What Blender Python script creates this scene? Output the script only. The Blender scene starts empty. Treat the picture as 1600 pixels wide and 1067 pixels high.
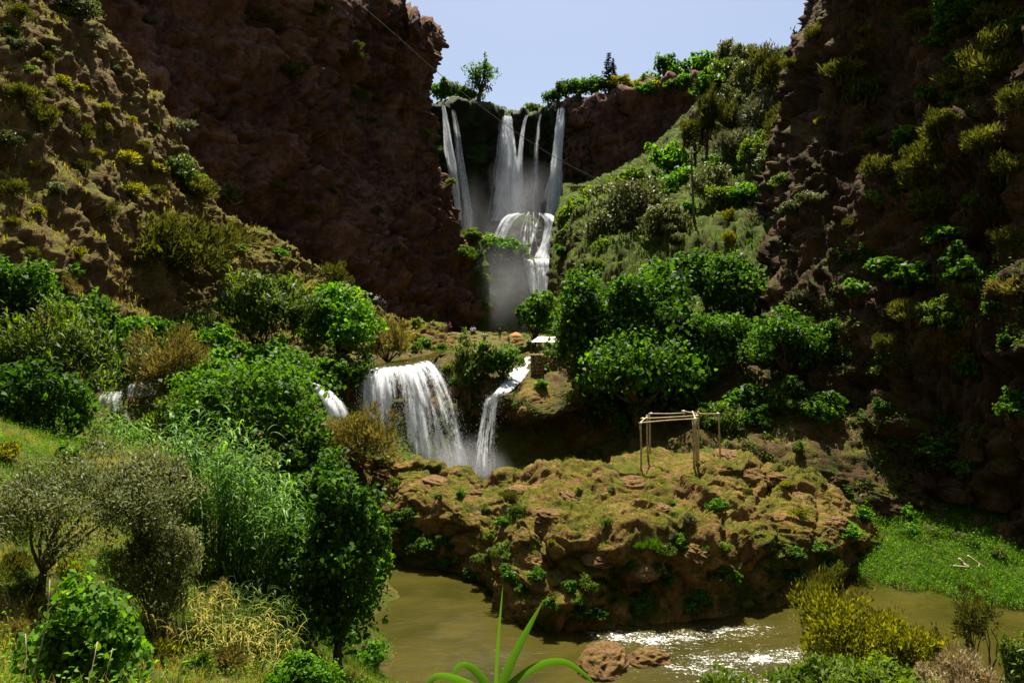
import bpy, math, random
import numpy as np
from mathutils import Vector, Matrix
from mathutils.bvhtree import BVHTree

# ------------------------------------------------------------------ camera, sky, sun, exposure
sc = bpy.context.scene
COL = sc.collection
K, H0, CZ = 1150.0, 495.0, 13.2          # focal length in photo pixels, horizon row, eye height above the river
cam_d = bpy.data.cameras.new('camera')
cam = bpy.data.objects.new('camera', cam_d)
COL.objects.link(cam)
cam.location = (0, 0, CZ)
cam.rotation_euler = (math.radians(90), 0, 0)
cam_d.sensor_width = 36.0
cam_d.lens = 36.0 * K / 1600.0
cam_d.shift_y = -(533.5 - H0) / 1600.0
cam_d.clip_start = 0.1
cam_d.clip_end = 3000
sc.camera = cam

SUN_EL, SUN_AZ = 68.0, 2.0               # azimuth to the right of straight ahead (+y)
world = bpy.data.worlds.new('World')
sc.world = world
world.use_nodes = True
wn = world.node_tree
wn.nodes.clear()
sky = wn.nodes.new('ShaderNodeTexSky')
sky.sky_type = 'NISHITA'
sky.sun_disc = False
sky.sun_elevation = math.radians(SUN_EL)
sky.sun_rotation = math.radians(SUN_AZ)
sky.altitude = 600
sky.air_density = 1.0
sky.dust_density = 4.6
sky.ozone_density = 1.0
bg = wn.nodes.new('ShaderNodeBackground')
bg.inputs['Strength'].default_value = 0.053
wo = wn.nodes.new('ShaderNodeOutputWorld')
wn.links.new(sky.outputs[0], bg.inputs['Color'])
wn.links.new(bg.outputs[0], wo.inputs['Surface'])

sun_d = bpy.data.lights.new('sun', 'SUN')
sun_d.energy = 5.0
sun_d.angle = math.radians(0.53)
sun_d.color = (1.0, 0.93, 0.80)
sun = bpy.data.objects.new('sun', sun_d)
COL.objects.link(sun)
sd = Vector((math.sin(math.radians(SUN_AZ)) * math.cos(math.radians(SUN_EL)),
             math.cos(math.radians(SUN_AZ)) * math.cos(math.radians(SUN_EL)),
             math.sin(math.radians(SUN_EL))))
sun.rotation_euler = sd.to_track_quat('Z', 'Y').to_euler()
sun.location = (40, 60, 120)

sc.view_settings.view_transform = 'Standard'
sc.view_settings.look = 'None'
sc.view_settings.gamma = 1.0
sc.view_settings.exposure = 1.52
sc.view_settings.use_curve_mapping = False
sc.render.engine = 'CYCLES'
sc.cycles.use_denoising = True
sc.cycles.max_bounces = 6
sc.cycles.diffuse_bounces = 2
sc.cycles.glossy_bounces = 2
sc.cycles.transmission_bounces = 3
sc.cycles.transparent_max_bounces = 24
sc.cycles.volume_bounces = 0
sc.cycles.sample_clamp_indirect = 4.0

# ------------------------------------------------------------------ maths helpers
RS = np.random.RandomState(7)
random.seed(7)


def P(px, py, D):
    """photo pixel + forward distance -> world point"""
    return np.array([(px - 800) / K * D, D, CZ + (H0 - py) / K * D])


def G(px, py, z=0.0):
    """photo pixel on a level surface of height z -> world point"""
    return P(px, py, (CZ - z) * K / (py - H0))


def pix(p):
    return 800 + p[0] / p[1] * K, H0 - (p[2] - CZ) / p[1] * K


def _h(i, j, k, s):
    n = (i * 374761393 + j * 668265263 + k * 2147483647 + s * 974634533) & 0xFFFFFFFF
    n = ((n ^ (n >> 13)) * 1274126177) & 0xFFFFFFFF
    n = (n ^ (n >> 16)) & 0xFFFFFFFF
    return n


def vnoise(p, s=0):
    p = np.asarray(p, float)
    f = np.floor(p)
    i = f.astype(np.int64)
    t = p - f
    t = t * t * (3 - 2 * t)
    r = np.zeros(len(p))
    for a in (0, 1):
        wa = t[:, 0] if a else 1 - t[:, 0]
        for b in (0, 1):
            wb = t[:, 1] if b else 1 - t[:, 1]
            for c in (0, 1):
                wc = t[:, 2] if c else 1 - t[:, 2]
                r += wa * wb * wc * (_h(i[:, 0] + a, i[:, 1] + b, i[:, 2] + c, s) / 4294967295.0)
    return r * 2 - 1


def fbm(p, o=5, s=0, ridged=False, gain=0.5):
    p = np.asarray(p, float).copy()
    r = np.zeros(len(p))
    a = 1.0
    for k in range(o):
        n = vnoise(p, s + k * 17)
        r += a * ((1 - 2 * np.abs(n)) if ridged else n)
        p = p * 2.03 + 13.7
        a *= gain
    return r


def worley(p, s=0):
    """distance to nearest and second nearest feature point"""
    p = np.asarray(p, float)
    i0 = np.floor(p).astype(np.int64)
    d1 = np.full(len(p), 9.0)
    d2 = np.full(len(p), 9.0)
    for a in (-1, 0, 1):
        for b in (-1, 0, 1):
            for c in (-1, 0, 1):
                q = i0 + np.array([a, b, c])
                fx = _h(q[:, 0], q[:, 1], q[:, 2], s) / 4294967295.0
                fy = _h(q[:, 0], q[:, 1], q[:, 2], s + 31) / 4294967295.0
                fz = _h(q[:, 0], q[:, 1], q[:, 2], s + 67) / 4294967295.0
                d = np.sqrt((q[:, 0] + fx - p[:, 0]) ** 2 + (q[:, 1] + fy - p[:, 1]) ** 2 + (q[:, 2] + fz - p[:, 2]) ** 2)
                d2 = np.where(d < d1, d1, np.minimum(d2, d))
                d1 = np.minimum(d1, d)
    return d1, d2


def crv(c, n):
    """Catmull-Rom along axis 0"""
    c = np.asarray(c, float)
    m = len(c)
    cc = np.concatenate([2 * c[:1] - c[1:2], c, 2 * c[-1:] - c[-2:-1]])
    t = np.linspace(0, m - 1 - 1e-9, n)
    i = np.floor(t).astype(int)
    f = (t - i).reshape((-1,) + (1,) * (c.ndim - 1))
    p0, p1, p2, p3 = cc[i], cc[i + 1], cc[i + 2], cc[i + 3]
    return 0.5 * (2 * p1 + (p2 - p0) * f + (2 * p0 - 5 * p1 + 4 * p2 - p3) * f ** 2 + (3 * p1 - p0 - 3 * p2 + p3) * f ** 3)


def nrm(v):
    return v / np.maximum(np.linalg.norm(v, axis=-1, keepdims=True), 1e-9)


# ------------------------------------------------------------------ mesh helpers
def fast_mesh(name, V, F, smooth=True, attrs=None, mats=None):
    """V (n,3), F (m,k) constant corner count"""
    V = np.ascontiguousarray(V, np.float32)
    F = np.ascontiguousarray(F, np.int32)
    me = bpy.data.meshes.new(name)
    me.vertices.add(len(V))
    me.vertices.foreach_set('co', V.ravel())
    k = F.shape[1]
    me.loops.add(F.size)
    me.loops.foreach_set('vertex_index', F.ravel())
    me.polygons.add(len(F))
    me.polygons.foreach_set('loop_start', np.arange(0, F.size, k, dtype=np.int32))
    me.polygons.foreach_set('loop_total', np.full(len(F), k, np.int32))
    if smooth:
        me.polygons.foreach_set('use_smooth', np.ones(len(F), bool))
    for an, (tp, data) in (attrs or {}).items():
        at = me.attributes.new(an, tp, 'POINT')
        if tp == 'FLOAT':
            at.data.foreach_set('value', np.ascontiguousarray(data, np.float32).ravel())
        else:
            at.data.foreach_set('vector', np.ascontiguousarray(data, np.float32).ravel())
    me.update(calc_edges=True)
    return me


def link(name, me, mat=None, parent=None, loc=(0, 0, 0), rot=(0, 0, 0), scale=(1, 1, 1)):
    o = bpy.data.objects.new(name, me)
    COL.objects.link(o)
    o.location = loc
    o.rotation_euler = rot
    o.scale = scale
    if mat is not None and me is not None and len(me.materials) == 0:
        me.materials.append(mat)
    if parent is not None:
        o.parent = parent
    return o


def tag(o, label=None, cat=None, group=None, kind=None):
    if label:
        o['label'] = label
    if cat:
        o['category'] = cat
    if group:
        o['group'] = group
    if kind:
        o['kind'] = kind
    return o


def thing(name, label, cat, loc, group=None, rotz=0.0):
    o = bpy.data.objects.new(name, None)
    COL.objects.link(o)
    o.empty_display_size = 0.2
    o.location = [float(v) for v in loc]
    o.rotation_euler = (0, 0, rotz)
    return tag(o, label, cat, group)


def grid_faces(n, m, wrap=False):
    a = np.arange(n * m).reshape(n, m)
    if wrap:
        b = np.concatenate([a, a[:, :1]], 1)
    else:
        b = a
    return np.stack([b[:-1, :-1], b[:-1, 1:], b[1:, 1:], b[1:, :-1]], -1).reshape(-1, 4)


def cells(p, s=0):
    """nearest feature point: distance, gap to the second, random value of the cell, offset from its centre"""
    p = np.asarray(p, float)
    i0 = np.floor(p).astype(np.int64)
    d1 = np.full(len(p), 9.0)
    d2 = np.full(len(p), 9.0)
    rv = np.zeros(len(p))
    off = np.zeros((len(p), 3))
    for a in (-1, 0, 1):
        for b in (-1, 0, 1):
            for c in (-1, 0, 1):
                q = i0 + np.array([a, b, c])
                f = np.stack([_h(q[:, 0], q[:, 1], q[:, 2], s + k) / 4294967295.0 for k in (0, 31, 67)], 1)
                v = p - (q + f)
                d = np.sqrt((v ** 2).sum(1))
                m = d < d1
                d2 = np.where(m, d1, np.minimum(d2, d))
                d1 = np.where(m, d, d1)
                rv = np.where(m, _h(q[:, 0], q[:, 1], q[:, 2], s + 91) / 4294967295.0, rv)
                off[m] = v[m]
    return d1, d2 - d1, rv, off


def rock_disp(p, big, lump, fine, s=0, lump_size=3.0, strata=0.0, style='block'):
    """displacement of a rock surface: broad swells, broken blocks or worn humps, then rough grain"""
    w1 = np.stack([fbm(p / lump_size * 0.9, 3, s + 5), fbm(p / lump_size * 0.9, 3, s + 15), fbm(p / lump_size * 0.9, 3, s + 25)], 1)
    d = big * fbm(p / (lump_size * 4), 4, s + 1) + 0.5 * big * fbm(p / (lump_size * 2.2) * np.array([1, 1, 0.5]), 4, s + 8, ridged=True) - 0.36 * big
    if lump and style == 'block':
        q = p * np.array([1, 1, 0.8]) + 0.55 * lump_size * w1
        for k, (sz, am) in enumerate(((1.0, 1.0), (0.42, 0.5), (0.19, 0.26))):
            d1, e, rv, off = cells(q / (lump_size * sz) + 9.1 * k, s + 2 + 40 * k)
            am = am * (0.45 + 0.55 * (fbm(p / (lump_size * 3), 2, s + 60 + k) > -0.1))
            tl = off[:, 0] * (rv - 0.5) * 1.2 + off[:, 2] * (((rv * 7.13) % 1.0) - 0.65) * 1.3
            d += lump * am * (0.7 * (rv - 0.5) + 0.6 * tl)
    elif lump:
        q = p + 0.45 * lump_size * w1
        msk = np.clip(0.6 + fbm(p / (lump_size * 2.0), 3, s + 60), 0.1, 1.2)
        d1, e, rv, off = cells(q / (lump_size * 1.5) * np.array([1, 1, 1.3]), s + 2)
        d += lump * msk * ((0.55 - d1 * 0.9) + 0.35 * (rv - 0.5) - 0.5 * np.clip(0.12 - e, 0, 1) / 0.12)
        d1, e, rv, off = cells(q / (lump_size * 0.5) * np.array([1, 1, 1.3]) + 4.4, s + 42)
        d += lump * msk * (0.28 * (rv - 0.5) + 0.3 * off[:, 2] * (rv - 0.3))
    if lump and style == 'mix':
        q = p * np.array([0.8, 0.8, 1.5]) + 0.4 * lump_size * w1
        for k, (sz, am) in enumerate(((0.55, 0.5), (0.24, 0.28))):
            d1, e, rv, off = cells(q / (lump_size * sz) + 5.1 * k, s + 82 + 40 * k)
            d += lump * am * (0.6 * (rv - 0.5) + 0.55 * off[:, 2] * (rv - 0.75) - 0.3 * np.clip(0.07 - e, 0, 1) / 0.07)
    if fine:
        d += fine * (fbm(p / (lump_size * 0.4) + 0.5 * w1, 6, s + 4, ridged=True, gain=0.6) - 0.85)
    if strata:
        zz = p[:, 2] + 0.9 * fbm(p / 6.0, 3, s + 9)
        st = np.abs(((zz / (0.45 * lump_size)) % 1.0) - 0.5) * 2
        d += strata * (np.clip(st, 0.15, 0.6) - 0.35) * np.clip(0.5 + fbm(p / 5.0, 2, s + 19), 0, 1)
    return d


def patch(name, ctrl, nu, nv, mat, big=1.0, lump=0.8, fine=0.15, s=0, lump_size=3.0, strata=0.0, flip=False, fade=None, style='block'):
    """ctrl rows x cols x 3 -> displaced surface; nu along columns, nv along rows"""
    c = np.asarray(ctrl, float)
    g = crv(c, nv)
    g = crv(np.swapaxes(g, 0, 1), nu)       # nu x nv x 3
    # resample evenly enough: leave parametric
    du = np.gradient(g, axis=0)
    dv = np.gradient(g, axis=1)
    N = nrm(np.cross(du, dv))
    if flip:
        N = -N
    V = g.reshape(-1, 3)
    d = rock_disp(V, big, lump, fine, s, lump_size, strata, style)
    if fade is not None:
        d = d * fade(V)
    V = V + N.reshape(-1, 3) * d[:, None]
    F = grid_faces(nu, nv)
    if flip:
        F = F[:, ::-1]
    me = fast_mesh(name, V, F)
    o = link(name, me, mat)
    o['kind'] = 'structure'
    SURF.append(o)
    return o


def dome(name, c, rx, ry, z0, z1, mat, p=2.5, n=96, m=60, big=0.4, lump=0.3, fine=0.06, s=0, lump_size=1.0, bulge=0.0, rotz=0.0, local=False, style='round'):
    """rounded column / boulder from z0 up to z1 with superellipse profile"""
    th = np.linspace(0, 2 * np.pi, n, endpoint=False)
    t = np.linspace(0, 1, m)
    T, TH = np.meshgrid(t, th, indexing='ij')
    a = T * np.pi / 2
    r = np.sin(a) ** (2 / p)
    z = np.cos(a) ** (2 / p)
    r = r * (1 + bulge * np.sin(z * np.pi))
    x, y = rx * r * np.cos(TH), ry * r * np.sin(TH)
    cr, sr = math.cos(rotz), math.sin(rotz)
    base = np.array([c[0], c[1], 0.0])
    V = np.stack([x * cr - y * sr, x * sr + y * cr, z0 + (z1 - z0) * z], -1)
    du = np.gradient(V, axis=0)
    dv = np.roll(V, -1, 1) - np.roll(V, 1, 1)
    N = nrm(np.cross(du, dv))
    N[0] = (0, 0, 1)
    W = V.reshape(-1, 3) + base
    d = rock_disp(W, big, lump, fine, s, lump_size, 0.0, style)
    d = d.reshape(m, n)
    d[0] = d[0].mean()
    V = V + N * d[..., None]
    F = grid_faces(m, n, wrap=True)
    V = V.reshape(-1, 3)
    if not local:
        V = V + base
    return fast_mesh(name, V, F)


SURF = []

# ------------------------------------------------------------------ materials
M = {}


def new_mat(name):
    m = bpy.data.materials.new(name)
    m.use_nodes = True
    nt = m.node_tree
    nt.nodes.clear()
    out = nt.nodes.new('ShaderNodeOutputMaterial')
    M[name] = m
    return m, nt, out


class NT:
    def __init__(self, nt):
        self.nt = nt

    def n(self, t, **kw):
        x = self.nt.nodes.new('ShaderNode' + t)
        for k, v in kw.items():
            setattr(x, k, v)
        return x

    def l(self, a, b):
        self.nt.links.new(a, b)

    def noise(self, vec, scale, detail=6, rough=0.6, dist=0.0):
        x = self.n('TexNoise')
        x.inputs['Scale'].default_value = scale
        x.inputs['Detail'].default_value = detail
        x.inputs['Roughness'].default_value = rough
        x.inputs['Distortion'].default_value = dist
        if vec is not None:
            self.l(vec, x.inputs['Vector'])
        return x.outputs['Fac']

    def ramp(self, fac, stops):
        x = self.n('ValToRGB')
        e = x.color_ramp.elements
        while len(e) < len(stops):
            e.new(0.5)
        for k, (p, c) in enumerate(stops):
            e[k].position = p
            e[k].color = (*c, 1) if len(c) == 3 else c
        self.l(fac, x.inputs['Fac'])
        return x.outputs['Color']

    def mix(self, fac, a, b, mode='MIX'):
        x = self.n('Mix', data_type='RGBA', blend_type=mode)
        for s, v in ((x.inputs[0], fac), (x.inputs[6], a), (x.inputs[7], b)):
            if isinstance(v, (int, float)):
                s.default_value = v
            elif isinstance(v, tuple):
                s.default_value = (*v, 1) if len(v) == 3 else v
            else:
                self.l(v, s)
        return x.outputs[2]

    def math(self, op, a, b=None, c=None, clamp=False):
        x = self.n('Math', operation=op, use_clamp=clamp)
        for k, v in enumerate((a, b, c)):
            if v is None:
                continue
            if isinstance(v, (int, float)):
                x.inputs[k].default_value = v
            else:
                self.l(v, x.inputs[k])
        return x.outputs[0]

    def mapr(self, v, a, b, c=0.0, d=1.0):
        x = self.n('MapRange')
        x.clamp = True
        self.l(v, x.inputs[0])
        for k, q in enumerate((a, b, c, d)):
            x.inputs[1 + k].default_value = q
        return x.outputs[0]


def rock_mat(name, stops, grass=None, grass_amt=0.5, scale=0.35, streak=0.0, bump=0.5, rough=0.9, moss=None, moss_amt=0.0, slope=(0.45, 0.8)):
    m, nt, out = new_mat(name)
    b = NT(nt)
    geo = b.n('NewGeometry')
    pos = geo.outputs['Position']
    vec = pos
    if streak:
        mp = b.n('Mapping')
        mp.inputs['Scale'].default_value = (1, 1, 1 - streak)
        b.l(pos, mp.inputs['Vector'])
        vec = mp.outputs[0]
    f1 = b.noise(vec, scale, 8, 0.65, 0.4)
    f2 = b.noise(pos, scale * 6, 6, 0.7)
    f = b.math('ADD', b.math('MULTIPLY', f1, 0.62), b.math('MULTIPLY', f2, 0.38))
    col = b.ramp(f, stops)
    # mineral speckle
    sp = b.noise(pos, scale * 30, 4, 0.7)
    col = b.mix(b.mapr(sp, 0.35, 0.75), b.mix(1.0, col, (0.62, 0.6, 0.58), 'MULTIPLY'), b.mix(1.0, col, (1.2, 1.16, 1.08), 'MULTIPLY'))
    sep = b.n('SeparateXYZ')
    b.l(geo.outputs['Normal'], sep.inputs[0])
    if moss:
        mk = b.mapr(b.noise(vec, scale * 0.9, 5, 0.6), 0.62 - 0.3 * moss_amt, 0.72 - 0.3 * moss_amt)
        mc = b.mix(b.noise(pos, 5.0, 4), moss[0], moss[1])
        col = b.mix(mk, col, mc)
    if grass:
        up = b.mapr(sep.outputs['Z'], slope[0], slope[1])
        gn = b.mapr(b.noise(pos, scale * 2.2, 7, 0.7), 0.62 - 0.35 * grass_amt, 0.75 - 0.35 * grass_amt)
        gc = b.mix(b.mapr(b.noise(pos, 1.1, 5, 0.7), 0.35, 0.65), grass[0], grass[1])
        gc = b.mix(b.mapr(b.noise(pos, 9.0, 3, 0.7), 0.3, 0.7), b.mix(1.0, gc, (0.6, 0.6, 0.5), 'MULTIPLY'), gc)
        col = b.mix(b.math('MULTIPLY', up, gn), col, gc)
    pr = b.n('BsdfPrincipled')
    b.l(col, pr.inputs['Base Color'])
    pr.inputs['Roughness'].default_value = rough
    pr.inputs['Specular IOR Level'].default_value = 0.12
    bp = b.n('Bump')
    bp.inputs['Strength'].default_value = bump
    bp.inputs['Distance'].default_value = 0.4
    hb = b.math('ADD', b.noise(pos, 2.2, 8, 0.72, 0.6), b.math('MULTIPLY', b.noise(pos, 9.0, 6, 0.7), 0.4))
    b.l(hb, bp.inputs['Height'])
    b.l(bp.outputs[0], pr.inputs['Normal'])
    b.l(pr.outputs[0], out.inputs['Surface'])
    return m


YG = ((0.2, 0.16, 0.018), (0.09, 0.1, 0.01))
rock_mat('red_rock', [(0.3, (0.024, 0.011, 0.008)), (0.43, (0.095, 0.044, 0.030)), (0.55, (0.2, 0.1, 0.07)), (0.7, (0.37, 0.215, 0.155))], YG, 0.3, 0.16, streak=0.3, bump=1.0, slope=(0.35, 0.7))
rock_mat('scree', [(0.3, (0.06, 0.034, 0.014)), (0.45, (0.16, 0.095, 0.042)), (0.58, (0.26, 0.165, 0.075)), (0.75, (0.38, 0.26, 0.13))], ((0.2, 0.175, 0.02), (0.085, 0.1, 0.01)), 0.95, 0.25, bump=1.0, slope=(0.3, 0.75))
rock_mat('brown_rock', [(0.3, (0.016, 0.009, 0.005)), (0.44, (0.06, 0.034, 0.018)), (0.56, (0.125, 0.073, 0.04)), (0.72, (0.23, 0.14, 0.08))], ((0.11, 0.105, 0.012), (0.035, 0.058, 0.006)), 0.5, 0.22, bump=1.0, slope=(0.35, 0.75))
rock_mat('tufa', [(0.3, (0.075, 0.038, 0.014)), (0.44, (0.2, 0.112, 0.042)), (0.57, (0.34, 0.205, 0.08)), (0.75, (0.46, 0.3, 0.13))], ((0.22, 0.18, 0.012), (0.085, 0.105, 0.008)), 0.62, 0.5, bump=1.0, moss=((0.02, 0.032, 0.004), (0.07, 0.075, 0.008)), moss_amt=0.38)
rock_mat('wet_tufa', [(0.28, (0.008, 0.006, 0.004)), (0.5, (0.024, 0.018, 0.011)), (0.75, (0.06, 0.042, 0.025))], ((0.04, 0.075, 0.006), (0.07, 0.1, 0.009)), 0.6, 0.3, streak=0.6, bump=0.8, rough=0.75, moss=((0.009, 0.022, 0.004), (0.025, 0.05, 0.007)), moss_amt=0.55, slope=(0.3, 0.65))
rock_mat('slope_earth', [(0.3, (0.03, 0.018, 0.008)), (0.45, (0.08, 0.05, 0.022)), (0.58, (0.15, 0.095, 0.045)), (0.75, (0.24, 0.16, 0.08))], ((0.10, 0.12, 0.007), (0.035, 0.07, 0.004)), 1.0, 0.3, bump=0.9, slope=(0.2, 0.55))
rock_mat('edge_rock', [(0.3, (0.03, 0.017, 0.008)), (0.45, (0.085, 0.05, 0.022)), (0.58, (0.16, 0.1, 0.045)), (0.75, (0.26, 0.17, 0.08))], ((0.16, 0.14, 0.014), (0.05, 0.075, 0.007)), 0.5, 0.4, bump=1.0, moss=((0.014, 0.03, 0.004), (0.04, 0.06, 0.007)), moss_amt=0.3)
rock_mat('mossy_rock', [(0.28, (0.03, 0.018, 0.01)), (0.5, (0.08, 0.05, 0.028)), (0.75, (0.15, 0.1, 0.055))], ((0.06, 0.12, 0.006), (0.12, 0.15, 0.012)), 1.2, 0.3, streak=0.7, bump=0.8, moss=((0.025, 0.06, 0.005), (0.07, 0.1, 0.01)), moss_amt=0.5, slope=(0.15, 0.5))
rock_mat('earth', [(0.28, (0.04, 0.023, 0.009)), (0.5, (0.11, 0.07, 0.028)), (0.75, (0.22, 0.15, 0.065))], ((0.125, 0.125, 0.02), (0.045, 0.07, 0.006)), 0.7, 0.3, bump=0.8, slope=(0.2, 0.5))
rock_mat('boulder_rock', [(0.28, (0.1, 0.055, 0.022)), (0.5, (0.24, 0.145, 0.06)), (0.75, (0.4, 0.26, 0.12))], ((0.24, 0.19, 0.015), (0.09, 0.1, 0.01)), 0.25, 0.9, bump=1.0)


def leaf_mat(name, dark, light, trans=0.35, rough=0.45, spec=0.5, tcol=None):
    m, nt, out = new_mat(name)
    b = NT(nt)
    at = b.n('Attribute', attribute_name='tint')
    oi = b.n('ObjectInfo')
    f = b.math('ADD', at.outputs['Fac'], b.math('MULTIPLY', b.math('SUBTRACT', oi.outputs['Random'], 0.5), 0.3), clamp=True)
    col = b.mix(f, dark, light)
    pr = b.n('BsdfPrincipled')
    b.l(col, pr.inputs['Base Color'])
    pr.inputs['Roughness'].default_value = rough
    pr.inputs['Specular IOR Level'].default_value = spec
    tr = b.n('BsdfTranslucent')
    tc = b.mix(1.0, col, tcol or (1.5, 1.7, 0.6), 'MULTIPLY')
    b.l(tc, tr.inputs['Color'])
    mx = b.n('MixShader')
    mx.inputs[0].default_value = trans
    b.l(pr.outputs[0], mx.inputs[1])
    b.l(tr.outputs[0], mx.inputs[2])
    b.l(mx.outputs[0], out.inputs['Surface'])
    return m


leaf_mat('fig', (0.012, 0.037, 0.003), (0.075, 0.165, 0.008), 0.45, 0.5, 0.1, (1.8, 1.9, 0.45))
leaf_mat('bright', (0.02, 0.068, 0.003), (0.12, 0.25, 0.010), 0.48, 0.5, 0.1, (1.8, 1.9, 0.45))
leaf_mat('olive', (0.032, 0.046, 0.011), (0.16, 0.175, 0.055), 0.32, 0.55, 0.18, (1.3, 1.3, 0.7))
leaf_mat('grey', (0.065, 0.075, 0.038), (0.24, 0.24, 0.14), 0.25, 0.5, 0.25, (1.2, 1.2, 0.8))
leaf_mat('juniper', (0.028, 0.036, 0.007), (0.125, 0.125, 0.022), 0.34, 0.65, 0.08, (1.5, 1.5, 0.6))
leaf_mat('conifer', (0.006, 0.014, 0.006), (0.02, 0.035, 0.012), 0.1, 0.6, 0.2)
leaf_mat('moss_green', (0.028, 0.06, 0.004), (0.14, 0.185, 0.011), 0.42, 0.6, 0.1, (1.6, 1.8, 0.5))
leaf_mat('dry', (0.06, 0.062, 0.012), (0.27, 0.22, 0.07), 0.36, 0.6, 0.1, (1.3, 1.2, 0.6))
leaf_mat('yellow_green', (0.06, 0.072, 0.004), (0.27, 0.25, 0.016), 0.44, 0.55, 0.12, (1.5, 1.5, 0.5))
leaf_mat('willow', (0.02, 0.046, 0.003), (0.12, 0.175, 0.009), 0.45, 0.5, 0.14, (1.7, 1.8, 0.45))
leaf_mat('reed', (0.04, 0.105, 0.012), (0.17, 0.31, 0.045), 0.42, 0.45, 0.14, (1.6, 1.7, 0.5))
leaf_mat('grass_green', (0.024, 0.07, 0.003), (0.09, 0.17, 0.009), 0.45, 0.6, 0.1, (1.5, 1.6, 0.5))
leaf_mat('grass_yellow', (0.12, 0.12, 0.015), (0.38, 0.33, 0.07), 0.42, 0.6, 0.1, (1.3, 1.25, 0.5))
leaf_mat('flower_pale', (0.16, 0.125, 0.05), (0.45, 0.37, 0.2), 0.3, 0.6, 0.15, (1.1, 1.0, 0.9))


def plain(name, c, rough=0.8, var=0.3, scale=8.0, spec=0.3):
    m, nt, out = new_mat(name)
    b = NT(nt)
    geo = b.n('TexCoord')
    f = b.noise(geo.outputs['Object'], scale, 5, 0.65)
    col = b.mix(b.mapr(f, 0.3, 0.7), tuple(v * (1 - var) for v in c), tuple(min(1, v * (1 + var)) for v in c))
    pr = b.n('BsdfPrincipled')
    b.l(col, pr.inputs['Base Color'])
    pr.inputs['Roughness'].default_value = rough
    pr.inputs['Specular IOR Level'].default_value = spec
    b.l(pr.outputs[0], out.inputs['Surface'])
    return m


plain('bark', (0.06, 0.042, 0.028), 0.9)
plain('pale_wood', (0.36, 0.28, 0.16), 0.8, 0.3, 5.0)
plain('dark_wood', (0.12, 0.085, 0.05), 0.85, 0.35, 5.0)
plain('cloth_white', (0.78, 0.74, 0.66), 0.9, 0.08, 3.0)
plain('cloth_orange', (0.6, 0.15, 0.04), 0.9, 0.15, 3.0)
plain('cable', (0.02, 0.018, 0.015), 0.7)
plain('skin', (0.4, 0.24, 0.16), 0.6, 0.05)
plain('hair', (0.02, 0.015, 0.012), 0.6, 0.1)
plain('stone_block', (0.2, 0.135, 0.062), 0.9, 0.4, 3.0)
plain('dead_wood', (0.34, 0.27, 0.18), 0.9, 0.3, 6.0)
for nm, c in (('shirt_white', (0.7, 0.7, 0.72)), ('shirt_navy', (0.02, 0.025, 0.06)), ('shirt_purple', (0.12, 0.05, 0.2)), ('shirt_red', (0.45, 0.07, 0.05)),
              ('shirt_pink', (0.6, 0.3, 0.32)), ('shirt_black', (0.015, 0.015, 0.018)), ('shirt_blue', (0.2, 0.3, 0.45)),
              ('jeans', (0.06, 0.09, 0.16)), ('trousers_dark', (0.02, 0.02, 0.025)), ('trousers_khaki', (0.25, 0.2, 0.12))):
    plain(nm, c, 0.85, 0.1, 6.0)


def fall_mat(name, thr, soft, su=2.2, sv=0.16):
    """white water with gaps between the strands; flow = (metres across, metres down, 0..1 fade at edges)"""
    m, nt, out = new_mat(name)
    b = NT(nt)
    at = b.n('Attribute', attribute_name='flow')
    sep = b.n('SeparateXYZ')
    b.l(at.outputs['Vector'], sep.inputs[0])
    cx = b.n('CombineXYZ')
    b.l(b.math('MULTIPLY', sep.outputs['X'], su), cx.inputs[0])
    b.l(b.math('MULTIPLY', sep.outputs['Y'], sv), cx.inputs[1])
    oi = b.n('ObjectInfo')
    b.l(b.math('MULTIPLY', oi.outputs['Random'], 40.0), cx.inputs[2])
    f1 = b.noise(cx.outputs[0], 1.0, 6, 0.62, 0.25)
    cy = b.n('CombineXYZ')
    b.l(b.math('MULTIPLY', sep.outputs['X'], su * 3.2), cy.inputs[0])
    b.l(b.math('MULTIPLY', sep.outputs['Y'], sv * 7), cy.inputs[1])
    f2 = b.noise(cy.outputs[0], 1.0, 5, 0.7, 0.4)
    f = b.math('ADD', b.math('MULTIPLY', f1, 0.65), b.math('MULTIPLY', f2, 0.35))
    f = b.math('ADD', f, b.math('MULTIPLY', b.math('SUBTRACT', sep.outputs['Z'], 1.0), 0.35))
    al = b.mapr(f, thr - soft, thr + soft)
    df = b.n('BsdfDiffuse')
    df.inputs['Color'].default_value = (0.86, 0.88, 0.9, 1)
    tr = b.n('BsdfTranslucent')
    tr.inputs['Color'].default_value = (0.86, 0.88, 0.92, 1)
    mx = b.n('MixShader')
    mx.inputs[0].default_value = 0.5
    b.l(df.outputs[0], mx.inputs[1])
    b.l(tr.outputs[0], mx.inputs[2])
    tp = b.n('BsdfTransparent')
    m2 = b.n('MixShader')
    b.l(al, m2.inputs[0])
    b.l(tp.outputs[0], m2.inputs[1])
    b.l(mx.outputs[0], m2.inputs[2])
    b.l(m2.outputs[0], out.inputs['Surface'])
    return m


fall_mat('fall_dense', 0.43, 0.16, 1.5, 0.22)
fall_mat('fall_thin', 0.52, 0.17, 1.5, 0.22)
fall_mat('fall_near', 0.47, 0.07, 3.0, 0.42)


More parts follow.
